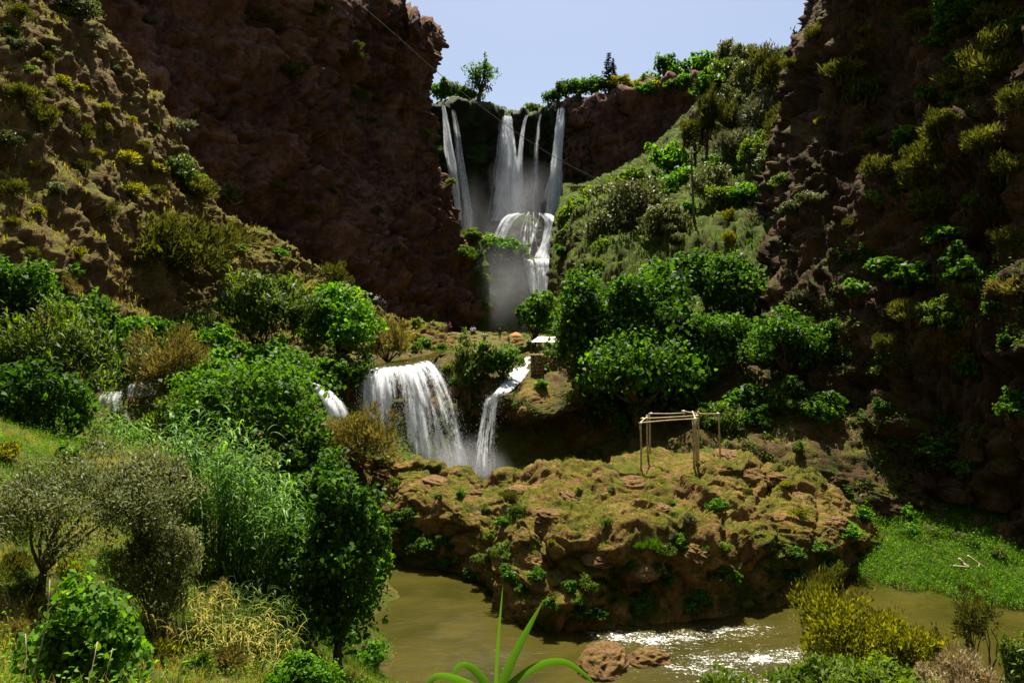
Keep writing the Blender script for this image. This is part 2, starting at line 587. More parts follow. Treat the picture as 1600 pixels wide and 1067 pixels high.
def water_mat():
    m, nt, out = new_mat('river_water')
    b = NT(nt)
    geo = b.n('NewGeometry')
    pos = geo.outputs['Position']
    at = b.n('Attribute', attribute_name='foam')
    mpw = b.n('Mapping')
    mpw.inputs['Scale'].default_value = (0.7, 1.6, 1)
    b.l(pos, mpw.inputs['Vector'])
    n1 = b.noise(mpw.outputs[0], 2.4, 6, 0.72, 1.2)
    n2 = b.noise(pos, 11.0, 5, 0.7, 0.5)
    f = b.math('ADD', b.math('MULTIPLY', b.mapr(n1, 0.3, 0.7), 0.5), b.math('MULTIPLY', b.mapr(n2, 0.3, 0.7), 0.5))
    foam = b.mapr(b.math('ADD', f, b.math('MULTIPLY', at.outputs['Fac'], 0.4)), 0.88, 1.1)
    murk = b.mix(b.mapr(b.noise(pos, 0.22, 4, 0.6, 0.8), 0.35, 0.65), (0.026, 0.024, 0.004), (0.048, 0.040, 0.008))
    pr = b.n('BsdfPrincipled')
    b.l(b.mix(foam, murk, (0.6, 0.6, 0.56)), pr.inputs['Base Color'])
    b.l(b.math('ADD', b.math('MULTIPLY', foam, 0.5), 0.055), pr.inputs['Roughness'])
    pr.inputs['IOR'].default_value = 1.33
    pr.inputs['Specular IOR Level'].default_value = 0.4
    bp = b.n('Bump')
    bp.inputs['Strength'].default_value = 0.55
    bp.inputs['Distance'].default_value = 0.12
    h = b.math('ADD', b.noise(mpw.outputs[0], 1.4, 4, 0.55, 0.6), b.math('MULTIPLY', b.noise(pos, 9.0, 5, 0.65), b.math('ADD', b.math('MULTIPLY', at.outputs['Fac'], 0.5), 0.12)))
    b.l(h, bp.inputs['Height'])
    b.l(bp.outputs[0], pr.inputs['Normal'])
    b.l(pr.outputs[0], out.inputs['Surface'])


water_mat()


def mist_mat(name, dens):
    m, nt, out = new_mat(name)
    b = NT(nt)
    tc = b.n('TexCoord')
    ln = b.n('VectorMath', operation='LENGTH')
    b.l(tc.outputs['Object'], ln.inputs[0])
    fall = b.mapr(ln.outputs['Value'], 0.0, 0.98, 1.0, 0.0)
    nz = b.mapr(b.noise(tc.outputs['Object'], 1.8, 4, 0.6), 0.25, 0.75)
    v = b.n('VolumePrincipled')
    v.inputs['Color'].default_value = (0.95, 0.96, 1, 1)
    v.inputs['Anisotropy'].default_value = 0.3
    b.l(b.math('MULTIPLY', b.math('MULTIPLY', b.math('POWER', fall, 1.6), nz), dens), v.inputs['Density'])
    b.l(v.outputs[0], out.inputs['Volume'])


mist_mat('mist_far', 0.07)
mist_mat('mist_near', 0.4)

# ------------------------------------------------------------------ the setting: ground
gp = [  # x, y, z of the valley floor; visible part read off the photograph
    (0, 0, 11.5), (-3, 1.5, 11.4), (3, 1, 11.2), (0, 4, 10.2), (0, 10, 6.2), (1, 18, 2.0), (2, 24, 0.4), (9, 24.3, 0.35), (5, 24.6, 0.4),
    (-3, 6, 9.4), (-4.6, 8, 8.5), (-6, 7, 9.2), (-8, 12, 8.2), (-11, 13, 8.9), (-2, 3, 10.9), (-5, 13, 7.0), (-3, 18, 3.6), (-4.2, 22, 2.2), (-4.4, 19, 3.8), (-7.6, 20, 6.2), (-7.0, 27, 3.6), (-5.3, 26, -0.2),
    (-6.2, 32, -0.3), (-7.4, 38, -0.2), (-9, 34, 3.6), (-12, 24, 8.0), (-14, 20, 9.0), (-17, 25, 8.9), (-19, 33, 7.0), (-13, 34, 5.8), (-14, 44, 5.4), (-10, 42, 3.2), (-8, 50, 2.0),
    (-22, 50, 8.6), (-26, 60, 9.0), (-16, 60, 7.2), (-28, 42, 8.8), (-23, 44, 6.4), (-23.8, 46.5, 8.4), (-22, 41, 5.4), (-20, 38, 5.8), (-28, 30, 12), (-30, 15, 17), (-20, 8, 13.5), (-12, 3, 12.3), (-30, 0, 22),
    (0, 30, -0.9), (2, 27, -0.9), (9, 28, -0.8), (15, 29, -0.8), (20, 28, -0.9), (28, 25.5, -0.9), (36, 24, -0.8), (-3, 36, -0.9), (-4, 45, -0.8), (-3, 54, -0.9), (2, 52, -0.9), (4, 47, -0.6), (1, 42, -0.8), (8, 34, -0.8), (16, 35, -0.7),
    (6, 12, 5.4), (10, 8, 6.6), (12, 14, 3.4), (18, 18, 0.8), (15, 23, 0.2), (24, 20, 0.3), (8, 4, 9.0), (14, 2, 9.6), (25, 10, 4.5), (35, 12, 4.0),
    (17.6, 38.4, 0.3), (19.0, 35.2, 0.35), (22.5, 33.4, 0.4), (26, 31.8, 0.4), (31, 29.8, 0.4), (20, 38, 0.8), (24, 37, 0.9), (24, 40, 1.4), (30, 36, 1.6), (21, 42, 1.8), (19.5, 32.4, -0.7), (23.5, 30.6, -0.8), (15.5, 36, -0.7), (17.2, 34.2, -0.6),
    (12, 45, 5.2), (18, 46, 4.5), (26, 48, 6), (9.6, 43.5, 4.6), (4, 55, -0.9), (6, 52, -0.7), (6.5, 56, -0.6), (5, 48, -0.8), (16, 56, 9), (8, 60, 9), (24, 58, 10),
    (-25, 75, 9.0), (-15, 70, 8.9), (-5, 70, 8.6), (3, 72, 8.7), (-20, 90, 9.2), (-8, 85, 9.0), (2, 90, 9.2), (8, 85, 9.3), (-12, 105, 9.8), (-14, 116, 10.8), (-6, 116, 10.8), (2, 114, 10.6), (-18, 108, 10.6), (0, 104, 9.6), (5, 125, 8.5), (-30, 100, 10), (10, 120, 9), (0, 150, 8), (20, 150, 12), (-30, 150, 10), (20, 100, 12),
    (0, -6, 13.4), (-8, -8, 16), (8, -8, 14), (0, -20, 27), (-25, -20, 38), (25, -20, 30), (0, -45, 58), (-50, -45, 66), (50, -45, 58), (-60, 20, 36), (-70, 60, 40), (60, 10, 30), (70, 50, 40), (60, 90, 30),  # points behind the camera: unseen hill, raised to block sky light
    (-80, 130, 30), (80, 140, 30), (0, 230, 30), (-90, 230, 30), (90, 230, 30), (-100, -70, 80), (100, -70, 80), (0, -80, 80),
]
gp = np.array(gp, float)
_d = np.linalg.norm(gp[:, None, :2] - gp[None, :, :2], axis=-1)
_w = np.linalg.solve(_d + 1e-3 * np.eye(len(gp)), gp[:, 2] - gp[:, 2].mean())


def ground_base(x, y):
    r = np.zeros(x.size)
    xf, yf = x.ravel(), y.ravel()
    for k in range(len(gp)):
        r += _w[k] * np.sqrt((xf - gp[k, 0]) ** 2 + (yf - gp[k, 1]) ** 2)
    return (r + gp[:, 2].mean()).reshape(x.shape)


def stretch(lo, hi, f0, f1, fine, coarse):
    a = [lo]
    while a[-1] < hi:
        v = a[-1]
        d = max(0, f0 - v, v - f1)
        a.append(v + fine + (coarse - fine) * min(1, d / 50))
    return np.array(a)


gx = stretch(-110, 110, -30, 32, 0.31, 3.2)
gy = stretch(-80, 235, 0, 52, 0.31, 3.2)
X, Y = np.meshgrid(gx, gy, indexing='ij')
Z = ground_base(X, Y)
pp = np.stack([X.ravel(), Y.ravel(), Z.ravel()], 1)
amp = np.clip(np.hypot(X, Y).ravel() / 6.0, 0.1, 1)
Z = Z + (amp * (0.35 * fbm(pp / 5.0, 4, 3) + 0.1 * fbm(pp / 0.9, 4, 4, ridged=True))).reshape(Z.shape)
ground = link('ground', fast_mesh('ground', np.stack([X, Y, Z], -1).reshape(-1, 3), grid_faces(len(gx), len(gy))), M['earth'])
ground['kind'] = 'structure'
SURF.append(ground)


def col(pts, n):
    """a column given as (px, py, D) points -> n rows of world points, evenly spaced in arc length"""
    w = np.array([P(*p) for p in pts])
    s = np.concatenate([[0], np.cumsum(np.linalg.norm(np.diff(w, axis=0), axis=1))])
    t = np.linspace(0, s[-1], n)
    return np.stack([np.interp(t, s, w[:, k]) for k in range(3)], 1)


def cols(list_of_cols, n=9):
    return np.stack([col(c, n) for c in list_of_cols], 1)      # rows x cols x 3


def extend(ctrl, below=None, back=None):
    rows = [ctrl]
    if below is not None:
        r = ctrl[:1].copy()
        r[..., 2] = below
        rows = [r] + rows
    if back is not None:
        r = ctrl[-1:] + np.array(back)
        rows = rows + [r, r + np.array(back)]
    return np.concatenate(rows, 0)


# ---- red cliff on the left
LC = cols([
    [(700, 512, 152), (690, 360, 152), (668, 225, 152), (645, 160, 152), (655, 50, 152)],
    [(772, 514, 128), (757, 445, 128), (729, 360, 127), (699, 288, 126), (664, 222, 125), (662, 150, 125), (671, 105, 125), (682, 46, 125)],
    [(690, 516, 115), (680, 445, 117), (655, 330, 119), (630, 240, 120), (610, 150, 120), (620, 14, 120)],
    [(600, 520, 103), (585, 400, 106), (560, 285, 108), (545, 150, 109), (552, 0, 110)],
    [(480, 520, 92), (460, 360, 95), (445, 200, 97), (432, 50, 98), (430, -45, 98)],
    [(330, 520, 82), (310, 300, 84), (295, 100, 86), (285, -120, 88)],
    [(150, 520, 73), (140, 300, 75), (130, 50, 77), (120, -205, 79)],
    [(-120, 500, 65), (-130, 200, 67), (-150, -260, 70)],
    [(-500, 500, 58), (-520, 200, 60), (-560, -300, 62)],
], 11)
back = np.array([(-6, 14, 2.0), (-8, 14, 2.0), (-10, 14, 2.5), (-12, 13, 2.5), (-14, 10, 3), (-14, 8, 3), (-15, 8, 3), (-15, 8, 3), (-15, 8, 3)], float)[None]
LC = extend(LC, back=back)
patch('cliff_left', LC, 350, 250, M['red_rock'], big=3.0, lump=3.6, fine=0.7, s=11, lump_size=6.0, strata=0.7)

# ---- scree hillside on the left, in front of the red cliff
HS = cols([
    [(-520, 560, 22), (-480, 350, 26), (-430, 100, 32), (-380, -200, 42)],
    [(-160, 560, 33), (-120, 350, 38), (-70, 120, 45), (0, -130, 56)],
    [(50, 560, 41), (50, 400, 45), (75, 200, 52), (132, 0, 63)],
    [(165, 555, 49), (168, 420, 53.5), (190, 270, 60), (238, 152, 69)],
    [(285, 550, 57), (288, 440, 61), (300, 350, 66), (336, 300, 74)],
    [(400, 550, 65), (400, 470, 70), (410, 415, 75), (425, 386, 82)],
    [(490, 550, 73), (490, 490, 78), (495, 455, 84), (502, 426, 90)],
    [(600, 555, 84), (598, 525, 88), (592, 508, 92), (588, 496, 97)],
    [(690, 555, 92), (690, 540, 95), (690, 530, 98), (690, 522, 102)],
], 8)
HS = extend(HS, below=6.5)
r = HS[-1:] + np.array([-3, 3.5, -2.0])
HS = np.concatenate([HS, r, r + np.array([-4, 5, -7.0])], 0)
patch('hillside_left', HS, 350, 240, M['scree'], big=1.4, lump=1.35, fine=0.34, s=23, lump_size=3.4, strata=0.3)

# ---- the cliff behind the falls
BC = cols([
    [(610, 512, 150), (605, 300, 150), (600, 160, 152)],
    [(690, 512, 152), (690, 300, 152), (688, 163, 151)],
    [(735, 512, 158), (738, 300, 158), (738, 170, 157)],
    [(790, 512, 164), (795, 340, 166), (792, 181, 164)],
    [(850, 512, 160), (850, 330, 165), (850, 177, 162)],
    [(885, 512, 154), (890, 330, 158), (888, 166, 157)],
    [(930, 480, 148), (930, 300, 150), (930, 154, 150)],
    [(1010, 440, 140), (1010, 280, 142), (1008, 136, 143)],
    [(1080, 420, 133), (1085, 260, 135), (1085, 122, 136)],
    [(1180, 380, 124), (1185, 200, 126), (1190, 96, 127)],
    [(1330, 330, 116), (1340, 150, 118), (1345, 40, 119)],
    [(1600, 300, 110), (1610, 100, 112), (1620, -60, 113)],
], 9)
bk = np.tile(np.array([[0, 12, 0.4]]), (12, 1))[None].astype(float)
BC = extend(BC, below=5.0, back=bk)
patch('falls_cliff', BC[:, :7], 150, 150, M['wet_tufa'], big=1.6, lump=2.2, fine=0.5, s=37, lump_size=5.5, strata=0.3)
patch('cliff_back', BC[:, 5:], 180, 150, M['red_rock'], big=1.6, lump=2.6, fine=0.6, s=37, lump_size=5.5, strata=0.5)

# ---- green slope on the right with its earth bank
RS_ = cols([
    [(845, 545, 74), (862, 520, 90), (868, 440, 97), (862, 380, 103), (872, 335, 112), (880, 310, 126), (880, 290, 140)],
    [(900, 560, 60), (905, 470, 76), (915, 430, 80), (925, 392, 82), (915, 335, 98), (915, 308, 122), (930, 285, 140)],
    [(980, 560, 58), (985, 460, 74), (990, 432, 75), (995, 395, 77), (1000, 330, 94), (1000, 275, 120), (1010, 240, 138)],
    [(1080, 555, 56), (1085, 460, 71), (1088, 425, 72), (1090, 385, 74), (1095, 300, 90), (1095, 220, 114), (1100, 150, 130)],
    [(1180, 540, 54), (1185, 450, 66), (1186, 415, 68), (1185, 378, 70), (1185, 280, 84), (1190, 180, 105), (1195, 95, 122)],
    [(1290, 530, 53), (1290, 430, 64), (1285, 380, 68), (1280, 320, 72), (1270, 220, 82), (1262, 130, 98), (1262, 60, 112)],
    [(1420, 500, 55), (1420, 400, 64), (1420, 320, 70), (1420, 260, 75), (1420, 160, 84), (1420, 80, 98), (1420, 0, 110)],
], 12)
RS_ = extend(RS_, below=5.0, back=np.tile(np.array([[2, 10, 1.0]]), (7, 1))[None].astype(float))
patch('slope_right', RS_, 280, 210, M['slope_earth'], big=1.0, lump=1.2, fine=0.35, s=41, lump_size=3.2)

# ---- dark cliff on the right
RC = cols([
    [(1120, 500, 80), (1190, 330, 82), (1235, 200, 84), (1262, 50, 86), (1275, -250, 90)],
    [(1180, 600, 56), (1205, 400, 60), (1256, 225, 62), (1266, 120, 63), (1290, 10, 64), (1300, -300, 67)],
    [(1275, 680, 49), (1300, 420, 53), (1350, 200, 57), (1375, 0, 59), (1395, -350, 61)],
    [(1400, 790, 43), (1425, 600, 44), (1450, 400, 47), (1475, 150, 51), (1490, 0, 52), (1510, -400, 54)],
    [(1520, 860, 40), (1535, 640, 41), (1575, 330, 44), (1600, 30, 47), (1620, -450, 50)],
    [(1700, 900, 35), (1720, 620, 36), (1760, 300, 38), (1790, 0, 40), (1820, -550, 43)],
    [(2350, 960, 29), (2400, 620, 30), (2480, 300, 32), (2560, 0, 34), (2650, -500, 37)],
    [(3900, 1000, 18), (4000, 600, 19), (4200, 200, 20), (4400, -200, 21), (4600, -600, 23)],
], 12)
RC = extend(RC, below=-1.5, back=np.array([(10, 8, 2)] * 8, float)[None])
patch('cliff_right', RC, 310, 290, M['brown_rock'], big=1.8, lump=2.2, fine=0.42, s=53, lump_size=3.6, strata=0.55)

# ---- plateau edge with the lower falls, and the shaded bank below the fig trees
LE = [
    # back on the plateau, top edge, brow, recess, foot
    [(330, 560, 66), (330, 580, 61), (335, 630, 57), (340, 680, 54), (345, 740, 52)],
    [(460, 556, 72), (460, 578, 64), (470, 612, 59), (485, 660, 57), (490, 735, 55)],
    [(540, 556, 74), (540, 580, 63), (540, 620, 59.5), (540, 670, 58), (545, 745, 57)],
    [(570, 553, 76), (568, 580, 62.5), (564, 620, 60.5), (562, 680, 59.5), (560, 750, 58.5)],
    [(620, 550, 78), (622, 576, 63.5), (626, 620, 61), (632, 680, 59.5), (640, 750, 58.5)],
    [(672, 548, 80), (672, 565, 65.5), (690, 610, 62.5), (710, 670, 60), (728, 752, 58)],
    [(705, 548, 78), (704, 572, 65), (722, 622, 62.5), (745, 670, 61.5), (765, 752, 60)],
    [(745, 548, 78), (745, 585, 64), (752, 622, 60.5), (772, 668, 61.5), (790, 752, 60.5)],
    [(800, 548, 78), (798, 588, 64.5), (782, 630, 58.5), (800, 660, 61), (815, 750, 60.5)],
    [(850, 548, 76), (848, 575, 66), (832, 642, 57), (842, 662, 60.5), (850, 750, 60)],
    [(900, 555, 70), (895, 570, 62), (880, 640, 56), (885, 665, 59), (890, 745, 58)],
    [(960, 565, 64), (955, 585, 58), (945, 625, 55), (945, 670, 55), (945, 735, 52)],
    [(1040, 565, 60), (1040, 585, 56), (1040, 620, 53), (1040, 665, 50), (1040, 722, 46)],
    [(1120, 560, 58), (1120, 580, 55), (1120, 615, 52), (1120, 660, 48), (1125, 720, 44.5)],
    [(1220, 545, 56), (1220, 570, 53), (1220, 610, 50), (1220, 670, 46.5), (1230, 740, 43.5)],
    [(1330, 540, 55), (1330, 570, 52), (1330, 620, 49), (1340, 700, 45), (1350, 790, 42.5)],
    [(1440, 560, 52), (1440, 600, 48), (1440, 680, 46), (1445, 750, 44), (1450, 840, 42)],
]
LE = np.stack([np.array([P(*p) for p in c]) for c in LE], 1)[::-1]
lo = LE[:1].copy()
lo[..., 2] = -1.5
LE = np.concatenate([lo, LE], 0)
patch('plateau_edge', LE, 360, 150, M['edge_rock'], big=0.5, lump=0.5, fine=0.16, s=61, lump_size=1.8, style='round')

# ---- rock island in front
MD = [
    # px, foot row, (edge), (middle), (crest), (behind)
    [520, 850, (800, 44), (765, 45.5), (728, 48.5), None],
    [590, 860, (805, 42.3), (765, 43.8), (724, 46.5), None],
    [640, 885, (792, 40.2), (758, 42.3), (730, 45), None],
    [700, 898, (802, 38.6), (768, 41), (744, 44), None],
    [760, 920, (822, 36.8), (785, 39.5), (759, 43), None],
    [800, 950, (832, 34.6), (788, 38), (752, 42), None],
    [845, 985, (845, 32.2), (790, 36), (742, 40.5), None],
    [900, 987, (848, 32.2), (792, 35.5), (735, 39.5), None],
    [980, 979, (842, 32.6), (786, 35.4), (735, 38.6), (722, 43)],
    [1060, 972, (850, 32.7), (794, 35.4), (733, 38.6), (714, 43)],
    [1140, 962, (846, 33.4), (782, 36.4), (716, 39.6), (712, 43.5)],
    [1220, 950, (856, 34.3), (802, 36.8), (740, 41), (738, 44)],
    [1290, 925, (855, 35.9), (805, 37.8), (762, 41.3), (765, 44)],
    [1345, 890, (845, 38.3), (820, 39.8), (796, 42), (800, 44)],
    [1410, 870, (850, 40.6), (838, 41.5), (822, 42.8), (822, 44)],
]
rows = []
for q in MD:
    f = G(q[0], q[1], 0.0)
    e, mdl, cr = P(q[0], *q[2]), P(q[0], *q[3]), P(q[0], *q[4])
    foot = f.copy()
    foot[2] = -1.2
    under = 0.55 * f + 0.45 * e
    under[1] += 0.25
    under[2] = 0.5 * e[2]
    if q[5] is None:
        bh = cr + np.array([0, 3.5, 0])
        bh[2] = -1.3
    else:
        bh = P(q[0], *q[5])
    bh2 = bh + np.array([0, 2.5, -1.5])
    rows.append([foot, under, e, 0.5 * (e + mdl) + np.array([0, 0, 0.1]), mdl, 0.5 * (mdl + cr) + np.array([0, 0, 0.1]), cr, bh, bh2])
MDc = np.swapaxes(np.array(rows), 0, 1)
patch('rock_island', MDc, 410, 215, M['tufa'], big=0.45, lump=0.8, fine=0.1, s=71, lump_size=2.6, strata=0.42, style='mix')


def structure_dome(name, px, py_top, D, w_px, depth, z0, mat, **kw):
    c = P(px, py_top, D)
    me = dome(name, c, w_px * D / K, depth, z0, c[2], M[mat], **kw)
    o = link(name, me, M[mat])
    o['kind'] = 'structure'
    SURF.append(o)
    return o


# ---- tufa terraces under the upper falls
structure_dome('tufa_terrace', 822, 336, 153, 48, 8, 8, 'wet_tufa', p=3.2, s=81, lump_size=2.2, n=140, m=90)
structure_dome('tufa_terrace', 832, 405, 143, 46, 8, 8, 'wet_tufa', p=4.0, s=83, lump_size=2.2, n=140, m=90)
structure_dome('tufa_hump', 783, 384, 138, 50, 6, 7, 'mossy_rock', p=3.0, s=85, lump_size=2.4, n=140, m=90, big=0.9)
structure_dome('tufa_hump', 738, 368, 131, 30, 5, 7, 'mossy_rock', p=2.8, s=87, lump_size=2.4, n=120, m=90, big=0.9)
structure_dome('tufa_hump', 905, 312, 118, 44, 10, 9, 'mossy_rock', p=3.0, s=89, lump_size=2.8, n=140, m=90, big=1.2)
# brown apron beside the thin fall
structure_dome('tufa_apron', 835, 597, 60.5, 46, 3.4, 5.2, 'tufa', p=2.2, s=91, lump_size=1.0, n=120, m=60, big=0.25, lump=0.15)

# ------------------------------------------------------------------ water
wx = np.arange(-11, 42, 0.23)
wy = np.arange(18, 63, 0.23)
WX, WY = np.meshgrid(wx, wy, indexing='ij')


def bump2(x, y, cx, cy, rx, ry):
    return np.exp(-(((x - cx) / rx) ** 2 + ((y - cy) / ry) ** 2))


foam = 1.0 * bump2(WX, WY, 5.2, 30.0, 2.2, 0.9) + 0.9 * bump2(WX, WY, 9.0, 28.2, 3.4, 0.9) + 0.7 * bump2(WX, WY, 10.0, 31.0, 2.6, 0.8) + 0.8 * bump2(WX, WY, 9.5, 26.0, 2.6, 0.8) + 0.4 * bump2(WX, WY, 4.5, 28.0, 2.0, 0.8) + 0.9 * bump2(WX, WY, -2.2, 56.5, 3.5, 2.2) + 0.8 * bump2(WX, WY, -1.6, 52, 2.0, 2.6)
foam += 0.7 * bump2(WX, WY, 12.5, 29.0, 2.4, 0.9) + 0.6 * bump2(WX, WY, 6.8, 27.0, 2.2, 0.8) + 0.5 * bump2(WX, WY, 8.0, 30.2, 2.5, 0.8) + 0.6 * bump2(WX, WY, 3.4, 30.8, 1.5, 0.6)
foam += 0.35 * bump2(WX, WY, -0.2, 29.6, 2.0, 0.5) + 0.28 * bump2(WX, WY, -0.8, 27.5, 2.2, 0.9) + 0.35 * bump2(WX, WY, 22, 26.3, 3, 0.8)
wp = np.stack([WX.ravel(), WY.ravel(), np.zeros(WX.size)], 1)
rap = np.clip(foam, 0, 1).ravel()
wz = 0.010 * fbm(wp / 0.7, 3, 5) + rap * (0.06 * fbm(wp * np.array([1 / 0.9, 1 / 0.55, 1]), 4, 6) + 0.012 * fbm(wp / 0.2, 2, 8))
wz += 0.10 * (np.tanh((WX.ravel() - (4.2 + 0.5 * np.sin(WY.ravel()))) / 0.6) * 0.5) + 0.05
# small sill across the pool
wz += 0.06 * (np.tanh((WY.ravel() - (28.7 + 0.25 * WX.ravel())) / 0.25)) * np.clip(1 - np.abs(WX.ravel() - 0.2) / 2.6, 0, 1)
river = link('river', fast_mesh('river', np.stack([WX.ravel(), WY.ravel(), wz], 1), grid_faces(len(wx), len(wy)), attrs={'foam': ('FLOAT', rap)}), M['river_water'])
river['kind'] = 'structure'

# stream on the plateau feeding the lower fall
dg = bpy.context.evaluated_depsgraph_get()
BV = [(o, BVHTree.FromObject(o, dg)) for o in SURF]


def hit(px, py):
    """where the sight line through a photo pixel meets the terrain"""
    o = Vector((0, 0, CZ))
    d = Vector(P(px, py, 1.0) - np.array([0, 0, CZ])).normalized()
    best = None
    for ob, b in BV:
        h = b.ray_cast(o, d, 400)
        if h[0] is not None and h[0].y > 1.0 and (best is None or h[3] < best[3]):
            best = (h[0], h[1], ob, h[3])
    if best is None:
        return None
    n = best[1]
    if n.dot(d) > 0:
        n = -n
    return np.array(best[0]), np.array(n), best[2].name


def drop(x, y, ztop=90.0):
    """height of the terrain below a point"""
    best = -1.0
    for ob, b in BV:
        h = b.ray_cast(Vector((x, y, ztop)), Vector((0, 0, -1)), 200)
        if h[0] is not None and h[0].z > best:
            best = h[0].z
    return best


def ribbon(name, pts, label, mat='fall_dense', layers=2, across=26, along=120, seed=0, bulge=0.25, rough=0.12, drops=0):
    """pts: (px, py, D, width in photo pixels); a falling sheet of water, a few sheets deep"""
    w = np.array([P(a, b, c) for a, b, c, _ in pts])
    wid = np.array([d * c / K for _, _, c, d in pts])
    path = crv(np.concatenate([w, wid[:, None]], 1), along)
    s = np.concatenate([[0], np.cumsum(np.linalg.norm(np.diff(path[:, :3], axis=0), axis=1))])
    VV, FF, FL = [], [], []
    base = 0
    for L in range(layers):
        u = np.linspace(-0.5, 0.5, across)
        U, I = np.meshgrid(u, np.arange(along), indexing='xy')
        p = path[I]
        V = p[..., :3].copy()
        V[..., 0] += U * p[..., 3] * (1 + 0.06 * L)
        V[..., 1] += (U * 2) ** 2 * p[..., 3] * bulge - 0.12 * L * p[..., 3].mean() * 0.4
        flat = V.reshape(-1, 3)
        nz = fbm(np.stack([flat[:, 0] * 1.6, flat[:, 2] * 0.25, np.full(len(flat), seed + L * 9.0)], 1), 4, seed + L)
        flat[:, 1] += nz * rough * p[..., 3].mean()
        flat[:, 0] += rough * 0.5 * p[..., 3].mean() * vnoise(np.stack([flat[:, 0] * .4, flat[:, 2] * 0.3, np.full(len(flat), 3.0 + L)], 1), seed)
        ed = np.clip((1 - np.abs(U) * 2) / 0.35, 0, 1)
        ed = ed * np.clip((s[I] / 0.3), 0, 1)
        fl = np.stack([(U * p[..., 3]).ravel() + L * 13.1, s[I].ravel(), ed.ravel()], 1)
        VV.append(flat)
        FL.append(fl)
        FF.append(grid_faces(along, across) + base)
        base += len(flat)
    rs = np.random.RandomState(seed + 100)
    if drops:
        # loose drops thrown off the sheet
        i = rs.randint(int(along * 0.1), along, drops)
        side = rs.choice([-1, 1], drops) * (0.5 + np.abs(rs.normal(0, 0.09, drops)))
        side = np.where(rs.rand(drops) < 0.5, rs.uniform(-0.5, 0.5, drops), side)
        c = path[i, :3].copy()
        c[:, 0] += side * path[i, 3]
        c[:, 1] -= np.abs(rs.normal(0, 0.12, drops)) * path[i, 3].mean() * 0.5
        c[:, 2] += rs.normal(0, 0.1, drops)
        r = rs.uniform(0.02, 0.07, drops)[:, None] * path[:, 1].mean() / 60
        a = c + r * np.array([1, 0, 0.3])
        b = c + r * np.array([-0.6, 0.3, 1.4])
        d = c + r * np.array([-0.5, -0.3, -1.4])
        e = c + r * np.array([0.1, -0.9, 0.2])
        V = np.stack([a, b, d, e], 1).reshape(-1, 3)
        k = np.arange(drops)[:, None] * 4 + base
        VV.append(V)
        FL.append(np.tile([0.0, 0.0, 3.0], (len(V), 1)))
        FF.append(np.concatenate([k + np.array([[0, 1, 3, 3]]), k + np.array([[1, 2, 3, 3]])])[:, :4])
    V = np.concatenate(VV)
    F = np.concatenate(FF)
    me = bpy.data.meshes.new(name)
    faces = [f for f in F.tolist()]
    faces = [f[:3] if f[2] == f[3] else f for f in faces]
    me.from_pydata(V.tolist(), [], faces)
    at = me.attributes.new('flow', 'FLOAT_VECTOR', 'POINT')
    at.data.foreach_set('vector', np.ascontiguousarray(np.concatenate(FL), np.float32).ravel())
    me.polygons.foreach_set('use_smooth', np.ones(len(faces), bool))
    o = link(name, me, M[mat])
    tag(o, label, None, None, 'structure')
    return o


